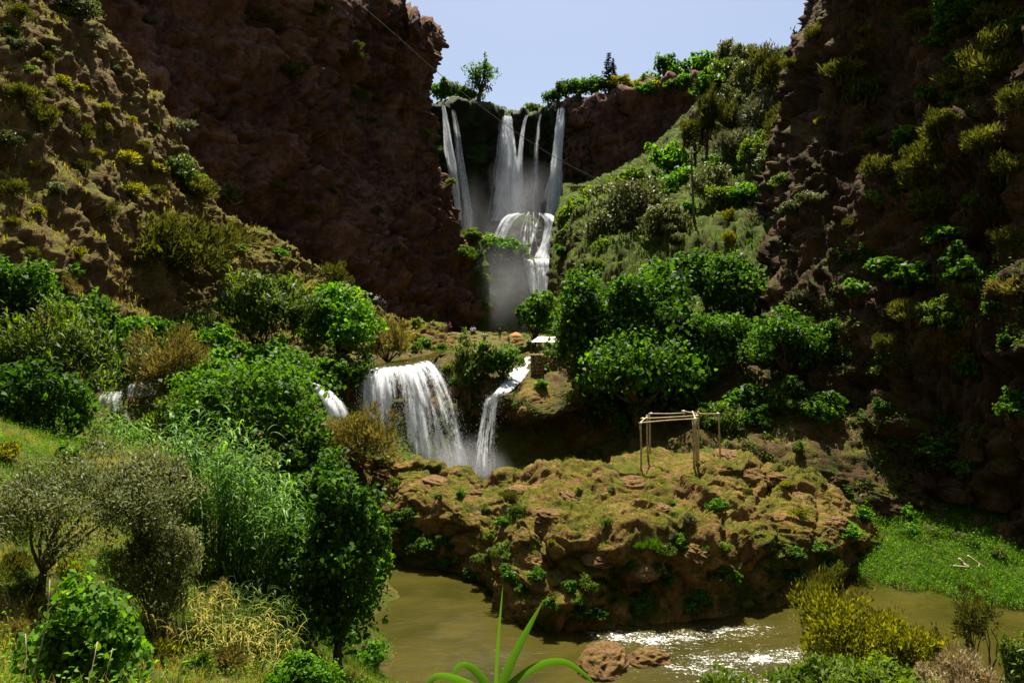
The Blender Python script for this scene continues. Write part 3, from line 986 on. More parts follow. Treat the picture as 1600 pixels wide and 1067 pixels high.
def fall(name, pts, label, mat='fall_dense', n=20, seed=0, wmin=0.14, wmax=0.45, along=46, jit=0.22, drops=0):
    """falling water as a bundle of ragged strands; pts: (px, py, D, width in photo pixels)"""
    rs = np.random.RandomState(seed + 500)
    w = np.array([P(a, b, c) for a, b, c, _ in pts])
    wid = np.array([d * c / K for _, _, c, d in pts])
    path = crv(np.concatenate([w, wid[:, None]], 1), 240)
    ln = np.concatenate([[0], np.cumsum(np.linalg.norm(np.diff(path[:, :3], axis=0), axis=1))])
    m = 5
    VV, FF, FL = [], [], []
    base = 0
    for j in range(n):
        u0 = rs.uniform(-0.5, 0.5) * (0.92 if j else 0)
        wj = rs.uniform(wmin, wmax)
        t0 = rs.uniform(0, 0.03) if rs.rand() < 0.8 else rs.uniform(0.1, 0.5)
        t1 = 1.0 if rs.rand() < 0.7 else rs.uniform(0.6, 1.0)
        idx = np.linspace(t0, t1, along) * 239
        q = np.stack([np.interp(idx, np.arange(240), path[:, k]) for k in range(4)], 1)
        sl = np.interp(idx, np.arange(240), ln)
        dr = vnoise(np.stack([sl * 0.16, np.full(along, j * 3.7), np.full(along, seed * 1.3)], 1), seed) * jit * (0.2 + sl / ln[-1])
        wv = wj * (0.5 + 0.9 * np.clip((idx / 239 - t0) * 2.5, 0, 1)) * (1 + 0.35 * vnoise(np.stack([sl * 0.4, np.full(along, j * 9.1), np.full(along, 5.0)], 1), seed + 3))
        v = np.linspace(-0.5, 0.5, m)
        V = np.repeat(q[:, None, :3], m, 1)
        V[..., 0] += ((u0 + dr)[:, None] + v[None] * wv[:, None]) * q[:, 3:4]
        V[..., 1] += ((2 * (u0 + v * wj)) ** 2 * 0.3 * q[:, 3:4] - rs.uniform(0, 0.35) * q[:, 3:4].mean() + 0.06 * q[:, 3:4].mean() * vnoise(np.stack([sl, np.full(along, j * 1.7), np.full(along, 1.0)], 1), seed)[:, None])
        ends = np.clip((idx / 239 - t0) / 0.03, 0.35, 1) * np.clip((t1 - idx / 239) / 0.12 + (t1 >= 1.0), 0, 1)
        ed = np.clip((1 - np.abs(v) * 2) * 1.25, 0, 1)[None] * ends[:, None]
        FL.append(np.stack([np.tile(v[None] * wv[:, None] * q[:, 3:4], 1).ravel() + j * 5.3, np.repeat(sl, m) + j * 7.7, ed.ravel()], 1))
        VV.append(V.reshape(-1, 3))
        FF.append(grid_faces(along, m) + base)
        base += along * m
    if drops:
        i = rs.randint(8, 240, drops)
        c = path[i, :3].copy()
        c[:, 0] += rs.normal(0, 0.36, drops) * path[i, 3]
        c[:, 1] -= np.abs(rs.normal(0, 0.2, drops)) * path[i, 3]
        c[:, 2] += rs.normal(0, 0.15, drops)
        r = rs.uniform(0.015, 0.05, drops)[:, None] * path[:, 1].mean() / 60
        V = np.stack([c + r * np.array([1, 0, 0.3]), c + r * np.array([-0.5, 0.3, 1.8]), c + r * np.array([-0.6, -0.2, -1.2]), c + r * np.array([0.3, -0.9, -0.6])], 1).reshape(-1, 3)
        FF.append(np.arange(drops * 4).reshape(-1, 4) + base)
        VV.append(V)
        FL.append(np.tile([0.0, 0.0, 3.0], (len(V), 1)))
    me = fast_mesh(name, np.concatenate(VV), np.concatenate(FF), attrs={'flow': ('FLOAT_VECTOR', np.concatenate(FL))})
    o = link(name, me, M[mat])
    return tag(o, label, None, None, 'structure')


# upper falls (in front of the back cliff)
fall('waterfall', [(692, 162, 147.5, 5), (696, 185, 146.5, 8), (701, 225, 146, 12), (707, 262, 145.5, 13), (713, 300, 145, 10), (718, 345, 145, 8)], 'leftmost bright white waterfall beside the red cliff corner', n=26, seed=1)
fall('waterfall', [(708, 169, 150, 6), (713, 200, 149, 9), (719, 250, 148.5, 13), (727, 310, 148, 16), (734, 390, 147.5, 18)], 'faint veil of falling water beside the leftmost bright waterfall', 'fall_thin', n=16, seed=2)
fall('waterfall', [(792, 181, 160.5, 15), (792, 196, 159, 18), (793, 240, 158, 24), (794, 290, 157, 32), (795, 345, 155, 44)], 'broad central plunge of the upper waterfall', n=46, seed=3, wmin=0.1, wmax=0.34)
fall('waterfall', [(782, 183, 160.5, 6), (781, 220, 159.5, 10), (777, 270, 158.5, 13), (771, 335, 157, 20)], 'thin ragged water strands left of the central plunge', 'fall_thin', n=12, seed=4)
fall('waterfall', [(824, 179, 160, 5), (818, 200, 159, 6), (813, 250, 158, 9), (811, 340, 156, 18)], 'slim waterfall strand right of the central plunge', 'fall_dense', n=14, seed=5)
fall('waterfall', [(845, 176, 159, 4), (841, 200, 158, 5), (837, 260, 157, 8), (833, 340, 155, 16)], 'thinnest dim waterfall strand between the centre and right plunges', 'fall_thin', n=12, seed=6)
fall('waterfall', [(878, 168, 155, 12), (874, 195, 153.5, 14), (870, 240, 152.5, 14), (866, 285, 152, 18), (858, 342, 151, 26)], 'forked waterfall at the right end of the upper cliff', n=26, seed=7, wmin=0.1, wmax=0.4)
# second tier
fall('waterfall', [(812, 333, 148, 22), (800, 338, 146, 22), (788, 352, 144.5, 20), (780, 372, 144, 18), (776, 395, 144, 16)], 'white water arc over the left rim of the round terrace', n=30, seed=8, wmin=0.08, wmax=0.3)
fall('waterfall', [(826, 332, 147.5, 58), (825, 340, 145, 64), (822, 365, 144, 70), (820, 402, 143.8, 72)], 'thin water film across the round terrace face', 'fall_thin', n=9, seed=9, wmin=0.02, wmax=0.12)
fall('waterfall', [(850, 333, 147.5, 20), (860, 343, 145, 20), (862, 356, 144, 20), (855, 378, 142.5, 18), (849, 395, 141, 20), (846, 410, 139, 26)], 'bright cascade down the right side of the round terrace', n=44, seed=10, wmin=0.08, wmax=0.3)
# third tier
fall('waterfall', [(822, 403, 138.5, 14), (827, 411, 135.6, 14), (833, 440, 134.8, 12), (838, 475, 134.4, 11)], 'left white strand of the third tier fall', n=22, seed=11)
fall('waterfall', [(846, 403, 138, 26), (848, 412, 135, 26), (852, 440, 134.4, 26), (855, 480, 134, 30)], 'middle white sheet of the third tier fall', n=44, seed=12, wmin=0.05, wmax=0.2)
fall('waterfall', [(862, 405, 138.5, 8), (866, 412, 136, 8), (868, 430, 135, 8), (869, 465, 134.6, 8)], 'right thin strand of the third tier fall', 'fall_dense', n=10, seed=13)


def curtain(name, top, bot, label, mat, seed, across=100, along=64, layers=3, power=2.0, drops=6000):
    """sheet of water between an upper lip and the pool, both given as (px, py, D)"""
    T0 = crv(np.array([P(*p) for p in top]), across)
    B0 = crv(np.array([P(*p) for p in bot]), across)
    t = np.linspace(0, 1, along)
    VV, FF, FL = [], [], []
    base = 0
    wid = np.concatenate([[0], np.cumsum(np.linalg.norm(np.diff(0.5 * (T0 + B0), axis=0), axis=1))])
    for L in range(layers):
        h = (t ** 0.62)[:, None, None]
        V = np.empty((along, across, 3))
        V[..., :2] = T0[None, :, :2] + (B0 - T0)[None, :, :2] * h
        V[..., 2] = T0[None, :, 2] + (B0 - T0)[None, :, 2] * (t ** 1.25)[:, None]
        V[..., 1] -= 0.16 * L
        flat = V.reshape(-1, 3)
        U, TT = np.meshgrid(np.linspace(0, 1, across), t)
        nz = fbm(np.stack([U.ravel() * 22 + L, TT.ravel() * 1.2, np.full(U.size, seed + 3.3 * L)], 1), 4, seed)
        flat[:, 1] -= 0.45 * nz * np.clip(TT.ravel() * 4, 0, 1)
        ed = np.clip((1 - np.abs(U * 2 - 1)) / 0.12, 0, 1) * (0.55 + 0.45 * np.clip(TT / 0.04, 0, 1))
        # dry gap in the middle where the rock shows
        gap = np.exp(-((U - (0.40 + 0.03 * TT)) / 0.055) ** 2) * np.clip((TT - 0.35) / 0.15, 0, 1)
        lowf = fbm(np.stack([U.ravel() * 9 + 3 * L, TT.ravel() * 0.8, np.full(U.size, 2.0 + seed)], 1), 3, seed + 7).reshape(U.shape)
        ed = ed - 1.2 * gap - 0.55 * np.clip(lowf + 0.05, 0, 1) * np.clip(TT * 3, 0, 1) + 0.35 * np.clip(-lowf, 0, 1)
        FL.append(np.stack([np.tile(wid[None], (along, 1)).ravel() + 7.7 * L, TT.ravel() * 9.0, ed.ravel()], 1))
        VV.append(flat)
        FF.append(grid_faces(along, across) + base)
        base += len(flat)
    rs = np.random.RandomState(seed)
    i = rs.randint(0, across, drops)
    tt = rs.rand(drops) ** 0.8
    c = np.empty((drops, 3))
    c[:, :2] = T0[i, :2] + (B0 - T0)[i, :2] * (tt ** 0.62)[:, None]
    c[:, 2] = T0[i, 2] + (B0 - T0)[i, 2] * tt ** 1.25
    c += rs.normal(0, 1, (drops, 3)) * np.array([0.22, 0.1, 0.2])
    c[:, 1] -= 0.3 + np.abs(rs.normal(0, 0.3, drops)) * tt
    r = rs.uniform(0.012, 0.045, drops)[:, None]
    V = np.stack([c + r * np.array([1, 0, 0.3]), c + r * np.array([-0.5, 0.3, 1.8]), c + r * np.array([-0.6, -0.2, -1.2]), c + r * np.array([0.3, -0.9, -0.6])], 1).reshape(-1, 3)
    FF.append(np.arange(drops * 4).reshape(-1, 4) + base)
    VV.append(V)
    FL.append(np.tile([0.0, 0.0, 3.0], (len(V), 1)))
    me = fast_mesh(name, np.concatenate(VV), np.concatenate(FF), attrs={'flow': ('FLOAT_VECTOR', np.concatenate(FL))})
    o = link(name, me, M[mat])
    tag(o, label, None, None, 'structure')
    return o


curtain('waterfall', [(568, 576, 61.2), (600, 573, 61.6), (640, 569, 62.2), (668, 561, 64)],
        [(556, 738, 57.2), (612, 745, 56.6), (680, 749, 56.0), (746, 748, 56.4)], 'wide fan shaped lower waterfall plunging behind the rock island', 'fall_near', 5)
def on_rock(rows, lift):
    out = []
    for px, py, w in rows:
        h = hit(px, py)[0]
        out.append((px, py, h[1] - lift, w))
    return out


tp_ = on_rock([(828, 556, 10), (825, 566, 20), (818, 576, 26), (808, 588, 24), (797, 600, 22), (785, 612, 20), (775, 621, 20)], 0.35)
for k in range(1, len(tp_)):                 # water never climbs back
    if tp_[k][2] > tp_[k - 1][2] - 0.1:
        tp_[k] = (tp_[k][0], tp_[k][1], tp_[k - 1][2] - 0.25, tp_[k][3])
d_ = min(tp_[-1][2], 58.0)
fall('waterfall', tp_, 'white chute sliding diagonally down to the narrow fall', 'fall_dense', n=40, seed=20, drops=300, wmin=0.1, wmax=0.35)
fall('waterfall', [(773, 620, d_, 20), (767, 631, d_ - 0.5, 20), (763, 660, d_ - 0.8, 22), (759, 700, d_ - 1.0, 26), (757, 752, d_ - 1.1, 30)],
     'narrow waterfall dropping to the basin right of the wide fall', 'fall_near', n=26, seed=21, drops=900, wmin=0.08, wmax=0.3)
fall('waterfall', [(478, 596, 57.0, 16), (496, 605, 56.0, 24), (512, 620, 55.0, 26), (524, 638, 54.2, 28), (534, 668, 53.6, 26)],
     'small white cascade running down between the dark bush and dry shrub', 'fall_dense', n=34, seed=22, drops=400, wmin=0.1, wmax=0.35)
fall('waterfall', [(224, 595, 47, 44), (222, 603, 46.4, 52), (220, 618, 46, 48)], 'white spill at the top of the broken left cascade', 'fall_thin', n=26, seed=23, drops=250, wmin=0.06, wmax=0.25)
fall('waterfall', [(176, 610, 45.8, 34), (170, 622, 45.2, 40), (172, 642, 44.8, 40)], 'white spill under the wide willow on the left', 'fall_thin', n=26, seed=25, drops=250, wmin=0.06, wmax=0.25)
fall('waterfall', [(186, 638, 45, 24), (190, 662, 44.4, 30), (198, 706, 43.8, 36)], 'lowest white strands of the broken left cascade', 'fall_thin', n=22, seed=26, drops=250, wmin=0.06, wmax=0.25)
ribbon('stream', [(690, 549, 75, 14), (672, 556, 70, 26), (640, 566, 65, 70), (618, 573, 62.3, 100)],
       'shallow brown stream sliding over the lip of the wide fall', 'river_water', layers=1, seed=24, bulge=0.0, rough=0.004)

# spray
def mist(px, py, D, rx, ry, rz, mat):
    th, ph = np.meshgrid(np.linspace(0, 2 * np.pi, 24, endpoint=False), np.linspace(0, np.pi, 13))
    V = np.stack([np.sin(ph) * np.cos(th), np.sin(ph) * np.sin(th), np.cos(ph)], -1).reshape(-1, 3)
    o = link('mist', fast_mesh('mist', V, grid_faces(13, 24, True)[:, ::-1]), M[mat], loc=P(px, py, D), scale=(rx, ry, rz))
    o['kind'] = 'stuff'
    return o


mist(812, 312, 151, 13, 5, 10, 'mist_far')
mist(800, 372, 139, 10, 4.5, 10, 'mist_far')
mist(792, 450, 127, 11, 6, 11, 'mist_far')
mist(732, 380, 143, 6, 4, 16, 'mist_far')
mist(716, 722, 54.4, 4.2, 2.0, 2.6, 'mist_near')
mist(762, 735, 54.8, 2.4, 1.6, 1.8, 'mist_near')
#PLANTS
# ------------------------------------------------------------------ plants: builders
REG = []                                   # (object, phrase, place, px) -> labels are written at the end


def reg(o, phrase, place, cat, px, group=None):
    o['category'] = cat
    if group:
        o['group'] = group
    REG.append((o, phrase, place, px))


def leaf_hex(c, n, t, L, W):
    """six-cornered leaves for plants near the lens"""
    b = nrm(np.cross(n, t))
    L, W = L[:, None], W[:, None]
    q = [c - t * L * 0.5]
    for s_, x, y in ((1, 0.42, -0.22), (1, 0.5, 0.12)):
        q.append(c + b * W * x * s_ + t * L * y + n * L * 0.07)
    q.append(c + t * L * 0.52 - n * L * 0.16)
    for s_, x, y in ((-1, 0.5, 0.12), (-1, 0.42, -0.22)):
        q.append(c + b * W * x * s_ + t * L * y + n * L * 0.07)
    return np.stack(q, 1).reshape(-1, 3)


def leaf_quads(c, n, t, L, W):
    """leaf blades: centre, normal, long axis, length, width -> 4-corner leaves with a fold and a droop"""
    b = nrm(np.cross(n, t))
    L, W = L[:, None], W[:, None]
    base = c - t * L * 0.5
    tip = c + t * L * 0.5 - n * L * 0.14
    s1 = c + b * W * 0.5 + n * L * 0.07 - t * L * 0.05
    s2 = c - b * W * 0.5 + n * L * 0.07 - t * L * 0.05
    return np.stack([base, s1, tip, s2], 1).reshape(-1, 3)


def crown_mesh(name, seed, ax, ay, az, L, aspect=0.62, cover=2.2, nlobe=28, mode='leaf', maxn=15000, lobe=(0.2, 0.46), ragged=0.25, near=False):
    rs = np.random.RandomState(seed)
    d = nrm(rs.normal(0, 1, (nlobe, 3)))
    d[:, 2] = np.where(d[:, 2] < -0.45, -d[:, 2] * 0.5, d[:, 2])
    d = nrm(d)
    A = np.array([ax, ay, az])
    lr = rs.uniform(lobe[0], lobe[1], nlobe)
    cen = d * (1 - lr[:, None] * 0.6) * (1 + rs.normal(0, ragged * 0.6, nlobe)[:, None]) * rs.uniform(0.55, 1.12, nlobe)[:, None]
    area = 4 * math.pi * ((ax * ay) ** 1.6 / 3 + (ax * az) ** 1.6 / 3 + (ay * az) ** 1.6 / 3) ** (1 / 1.6)
    N = int(cover * area / (0.5 * L * L * aspect))
    if N > maxn:
        L = L * math.sqrt(N / maxn)
        N = maxn
    k = rs.choice(nlobe, N, p=lr ** 2 / (lr ** 2).sum())
    u = nrm(rs.normal(0, 1, (N, 3)))
    u[:, 2] = np.where((u[:, 2] < -0.2) & (rs.rand(N) < 0.6), -u[:, 2], u[:, 2])
    tt = 1 - np.abs(rs.normal(0, 0.26, N))
    tt = np.where(rs.rand(N) < 0.12, 1 + np.abs(rs.normal(0, 0.16, N)), tt)
    c = (cen[k] + u * (lr[k] * tt)[:, None]) * A
    wv = c / (0.55 * A.mean()) + seed % 97
    c = c + 0.17 * A.mean() * np.stack([vnoise(wv, 1), vnoise(wv, 2), vnoise(wv, 3)], 1) + 0.06 * A.mean() * np.stack([vnoise(wv * 3.1, 4), vnoise(wv * 3.1, 5), vnoise(wv * 3.1, 6)], 1)
    out = nrm(cen[k] * 0.6 + u)
    up = np.array([0, 0, 1.0])
    rnd = rs.normal(0, 1, (N, 3))
    if mode == 'needle':                    # sprays that point outwards and up
        t = nrm(out * 0.8 + up * 0.55 + rnd * 0.35)
        n = nrm(np.cross(t, rnd))
    elif mode == 'weep':
        t = nrm(out * 0.5 - up * 0.9 + rnd * 0.35)
        n = nrm(np.cross(t, rnd))
    else:
        n = nrm(out * 0.5 + up * 0.55 + rnd * 0.5)
        t = rnd - n * (rnd * n).sum(1, keepdims=True)
        t = nrm(nrm(t) + out * 0.4 - up * 0.35)
        t = nrm(t - n * (t * n).sum(1, keepdims=True))
    ll = L * rs.uniform(0.5, 1.45, N)
    V = (leaf_hex if near else leaf_quads)(c, n, t, ll, ll * aspect)
    kk = 6 if near else 4
    tint = np.clip(0.25 * rs.rand(nlobe)[k] + 0.75 * rs.rand(N) ** 1.4, 0, 1)
    return fast_mesh(name, V, np.arange(N * kk).reshape(-1, kk), smooth=False, attrs={'tint': ('FLOAT', np.repeat(tint, kk))}), cen * A


def tubes_mesh(name, paths, sides=7):
    """paths: list of (points (n,3), radii (n,))"""
    VV, FF = [], []
    base = 0
    for pts, rad in paths:
        pts = np.asarray(pts, float)
        rad = np.asarray(rad, float)
        t = nrm(np.gradient(pts, axis=0))
        ref = np.where(np.abs(t[:, 2:3]) > 0.9, np.array([[1.0, 0, 0]]), np.array([[0, 0, 1.0]]))
        a = nrm(np.cross(t, ref))
        b = np.cross(t, a)
        th = np.linspace(0, 2 * np.pi, sides, endpoint=False)
        ring = pts[:, None] + rad[:, None, None] * (np.cos(th)[None, :, None] * a[:, None] + np.sin(th)[None, :, None] * b[:, None])
        VV.append(ring.reshape(-1, 3))
        FF.append(grid_faces(len(pts), sides, True) + base)
        base += len(pts) * sides
        # closed ends
        VV.append(np.stack([pts[0], pts[-1]]))
        i0, i1 = base, base + 1
        f = np.arange(sides)
        s0 = base - len(pts) * sides
        s1 = base - sides
        FF.append(np.stack([np.full(sides, i0), s0 + (f + 1) % sides, s0 + f, s0 + f], 1))
        FF.append(np.stack([np.full(sides, i1), s1 + f, s1 + (f + 1) % sides, s1 + (f + 1) % sides], 1))
        base += 2
    V = np.concatenate(VV)
    F = np.concatenate(FF)
    me = bpy.data.meshes.new(name)
    me.from_pydata(V.tolist(), [], [f[:3] if f[2] == f[3] else f for f in F.tolist()])
    me.polygons.foreach_set('use_smooth', np.ones(len(me.polygons), bool))
    me.update()
    return me


def bent(p0, p1, rs, wob=0.1, n=6):
    p0, p1 = np.asarray(p0, float), np.asarray(p1, float)
    t = np.linspace(0, 1, n)[:, None]
    p = p0 + (p1 - p0) * t
    ln = np.linalg.norm(p1 - p0)
    w = np.sin(t * np.pi) * rs.normal(0, wob * ln, 3)
    return p + w


def trunk_mesh(name, cen, height, r0, seed, stems=1, fork=0.35, limbs=None):
    """tapered trunk(s) from the origin with limbs to the leaf masses at cen"""
    rs = np.random.RandomState(seed)
    paths = []
    mid = cen.mean(0)
    for s in range(stems):
        a = rs.uniform(0, 6.28)
        foot = np.array([math.cos(a), math.sin(a), 0]) * r0 * 1.2 * (stems > 1)
        fk = np.array([mid[0] * fork * 1.2 + foot[0] * 3, mid[1] * fork + foot[1] * 3, max(0.25, height * fork)])
        tr = bent(foot - np.array([0, 0, 0.25]), fk, rs, 0.05)
        paths.append((tr, np.linspace(r0 * 1.25, r0 * 0.75, 6)))
        for c in cen[rs.permutation(len(cen))[:max(3, 11 // stems)]]:
            (paths if limbs is None else limbs).append((bent(fk, c, rs, 0.08), np.linspace(r0 * 0.6, r0 * 0.1, 6)))
    return tubes_mesh(name, paths, 6)


SP = {  # species: leaf length, aspect, cover, lobes, mode
    'fig': (0.24, 0.8, 2.0, 34, 'leaf'), 'bright': (0.20, 0.7, 2.0, 30, 'leaf'), 'olive': (0.15, 0.34, 1.5, 30, 'leaf'), 'grey': (0.16, 0.3, 1.5, 28, 'needle'),
    'juniper': (0.3, 0.2, 1.35, 26, 'needle'), 'conifer': (0.3, 0.25, 1.5, 30, 'needle'), 'moss_green': (0.18, 0.5, 1.8, 30, 'leaf'), 'dry': (0.3, 0.14, 1.2, 26, 'needle'),
    'yellow_green': (0.17, 0.36, 1.4, 28, 'needle'), 'willow': (0.26, 0.26, 1.5, 30, 'leaf'), 'reed': (0.5, 0.1, 1.5, 20, 'needle'), 'grass_green': (0.4, 0.1, 1.3, 20, 'needle'),
    'flower_pale': (0.12, 0.4, 1.4, 26, 'needle'),
}
_seed = [1000]


def tree(name, phrase, place, cat, px, py, rx, ry, D, sp, depth=0.9, leaf=None, cover=None, stems=1, r0=None, base_px=None, maxn=14000, nlobe=None, ragged=0.28, fork=0.35, group=None, skirt=None, sit=False):
    """crown centre and half-sizes in photo pixels at distance D; the trunk runs down to the terrain"""
    _seed[0] += 1
    c = P(px, py, D)
    ax, az = rx * D / K, ry * D / K
    ay = ax * depth
    b = P(base_px, py, D) if base_px is not None else c
    zt = c[2] + (12 if sit else az * 0.3)
    zg = drop(b[0], b[1], zt)
    if zg < 0:
        zg = c[2] - az
    if sit:
        c[2] = zg + 0.8 * az
    base = np.array([b[0], b[1], min(zg, c[2] - az * 0.3) - 0.05])
    if skirt is None:
        skirt = 2.0 if name == 'fig_tree' else 1.5 if name in ('tree', 'tall_tree', 'olive_tree', 'small_tree') else 2.6
    lowest = max(base[2] - 0.1, c[2] - az * skirt)
    if lowest < c[2] - az:                  # foliage that reaches down to the ground
        top = c[2] + az
        c = np.array([c[0], c[1], 0.5 * (top + lowest)])
        az = 0.5 * (top - lowest)
    o = thing(name, None, cat, base)
    L, asp, cov, nl, mode = SP[sp]
    L = max(leaf or L, 0.0023 * D)
    maxn = int(min(maxn, 900 + (1.7 if D < 24 else 1.3) * rx * ry))
    me, cen = crown_mesh('crown', _seed[0], ax, ay, az, L, asp, cover or cov, nlobe or nl, mode, maxn, ragged=ragged, near=(D < 24 and mode == 'leaf' and asp > 0.5))
    link('crown', me, M[sp], o, loc=c - base)
    h = c[2] - base[2]
    lb = [] if skirt == 1.0 else None
    tk = link('trunk', trunk_mesh('trunk', cen * 0.85 + (c - base), h, r0 or max(0.05, 0.035 * (ax + az)), _seed[0], stems, fork, lb), M['bark'], o)
    for q in lb or []:
        link('branch', tubes_mesh('branch', [q], 6), M['bark'], tk)
    reg(o, phrase, place, cat, px, group)
    return o


PROTO = {}


def proto(sp, v):
    if (sp, v) not in PROTO:
        L, asp, cov, nl, mode = SP[sp]
        me, cen = crown_mesh('foliage', 300 + v * 7 + len(sp), 1.0, 1.0, 0.85, 0.26 if mode == 'leaf' else 0.34, asp, cov * 1.15, 22, mode, 1900, (0.28, 0.5), 0.35)
        me.materials.append(M[sp])
        tm = trunk_mesh('stem', cen * 0.8 + np.array([0, 0, 0.6]), 0.6, 0.05, 5 + v, 3, 0.3)
        tm.materials.append(M['bark'])
        PROTO[(sp, v)] = (me, tm)
    return PROTO[(sp, v)]


PHR = {'fig': 'dark green broad leaved shrub', 'bright': 'bright green leafy shrub', 'olive': 'olive brown dense shrub', 'grey': 'silvery grey green shrub', 'juniper': 'feathery dull green shrub',
       'conifer': 'dark needle leaved shrub', 'moss_green': 'mossy green cushion plant', 'dry': 'dry straw coloured bush', 'yellow_green': 'sunlit yellow green bush', 'willow': 'mid green narrow leaved shrub', 'grass_green': 'tall green grass tuft'}


def shrub(px, py, r, sp, place, group, flat=0.85, lift=0.25):
    h = hit(px, py)
    if h is None:
        return None
    p, n, _ = h
    _seed[0] += 1
    rs = np.random.RandomState(_seed[0])
    R = r * p[1] / K
    me, tm = proto(sp, int(rs.randint(0, 4)))
    q = p - n * 0.08 * R
    sx, sy, sz = R * rs.uniform(0.85, 1.2), R * rs.uniform(0.7, 1.0), R * flat * rs.uniform(0.8, 1.15)
    rz = rs.uniform(0, 6.28)
    ctr = n * R * lift + np.array([0, 0, R * 0.22])
    if r >= 13:
        o = thing('shrub', None, 'shrub', q)
        f = link('foliage', me, None, o, loc=ctr, rot=(0, 0, rz), scale=(sx, sy, sz))
        link('stem', tm, None, o, loc=ctr - np.array([0, 0, 0.62 * sz]), rot=(0, 0, rz), scale=(sx, sy, sz))
    else:
        o = link('shrub', me, None, None, loc=q + ctr, rot=(0, 0, rz), scale=(sx, sy, sz))
    reg(o, PHR[sp], place, 'shrub', px, group)
    return o


def arcs(base, az, L, rise, droop, W, seed, seg=5, az_jit=0.0):
    """arched strap leaves -> verts, quads"""
    n = len(base)
    s = np.linspace(0, 1, seg + 1)[None, :]
    hor = np.stack([np.cos(az), np.sin(az)], 1)
    x = L[:, None] * (0.25 * s + 0.6 * s ** 1.5)
    z = L[:, None] * (rise[:, None] * s - droop[:, None] * s ** 2.2)
    c = np.empty((n, seg + 1, 3))
    c[..., 0] = base[:, None, 0] + hor[:, None, 0] * x
    c[..., 1] = base[:, None, 1] + hor[:, None, 1] * x
    c[..., 2] = base[:, None, 2] + z
    side = np.stack([-np.sin(az), np.cos(az), np.zeros(n)], 1)
    w = W[:, None] * np.clip(np.minimum(0.35 + s * 3, 1.0) * (1 - s ** 2.2) + 0.02, 0, 1) * 0.5
    a = c + side[:, None] * w[..., None]
    b = c - side[:, None] * w[..., None]
    V = np.stack([a, b], 2).reshape(n, -1, 3)
    k = np.arange(seg)
    f = np.stack([2 * k, 2 * k + 1, 2 * k + 3, 2 * k + 2], 1)
    F = (f[None] + (np.arange(n) * 2 * (seg + 1))[:, None, None]).reshape(-1, 4)
    return V.reshape(-1, 3), F


def reed_clump(phrase, place, px, py_base, D, rx, ry, h, n, mat='reed', leaf=0.5, per=13, name='reed_clump', width=0.045, lean=0.12, group=None, top_only=0.25):
    """a stand of canes with arched leaves; rx, ry half-size of its footprint in metres"""
    _seed[0] += 1
    rs = np.random.RandomState(_seed[0])
    b0 = P(px, py_base, D)
    b0[2] = drop(b0[0], b0[1], b0[2] + 1.5)
    o = thing(name, None, 'reeds', b0)
    a, rr = rs.uniform(0, 6.28, n), np.sqrt(rs.rand(n))
    foot = np.stack([rr * np.cos(a) * rx, rr * np.sin(a) * ry, np.zeros(n)], 1)
    for i in range(n):
        foot[i, 2] = drop(b0[0] + foot[i, 0], b0[1] + foot[i, 1], b0[2] + 2.5) - b0[2] - 0.05
    hh = h * (1 - 0.35 * rr ** 2) * rs.uniform(0.72, 1.08, n)
    ln = np.stack([np.cos(a), np.sin(a), np.zeros(n)], 1) * (rr * hh * lean)[:, None] + rs.normal(0, 0.04, (n, 3)) * hh[:, None] * np.array([1, 1, 0])
    paths = []
    B, AZ, LL, RI, DR, WW = [], [], [], [], [], []
    for i in range(n):
        t = np.linspace(0, 1, 4)[:, None]
        pth = foot[i] + np.array([0, 0, hh[i]]) * t + ln[i] * t ** 2
        paths.append((pth, np.linspace(0.011, 0.004, 4)))
        tt = top_only + (1 - top_only) * (np.arange(per) + rs.rand(per)) / per
        B.append(foot[i] + np.array([0, 0, hh[i]]) * tt[:, None] + ln[i] * (tt ** 2)[:, None])
        AZ.append(rs.uniform(0, 6.28) + np.arange(per) * 2.6 + rs.normal(0, 0.4, per))
        LL.append(leaf * rs.uniform(0.6, 1.25, per))
        RI.append(rs.uniform(0.5, 1.0, per))
        DR.append(rs.uniform(0.5, 1.25, per))
        WW.append(width * rs.uniform(0.7, 1.25, per))
    V, F = arcs(np.concatenate(B), np.concatenate(AZ), np.concatenate(LL), np.concatenate(RI), np.concatenate(DR), np.concatenate(WW), 0)
    tint = np.repeat(rs.rand(n * per), 12)
    link('leaves', fast_mesh('leaves', V, F, True, {'tint': ('FLOAT', tint)}), M[mat], o)
    link('canes', tubes_mesh('canes', paths, 4), M['dry'] if mat == 'dry' else M[mat], o)['kind'] = 'stuff'
    reg(o, phrase, place, 'reeds', px, group)
    return o


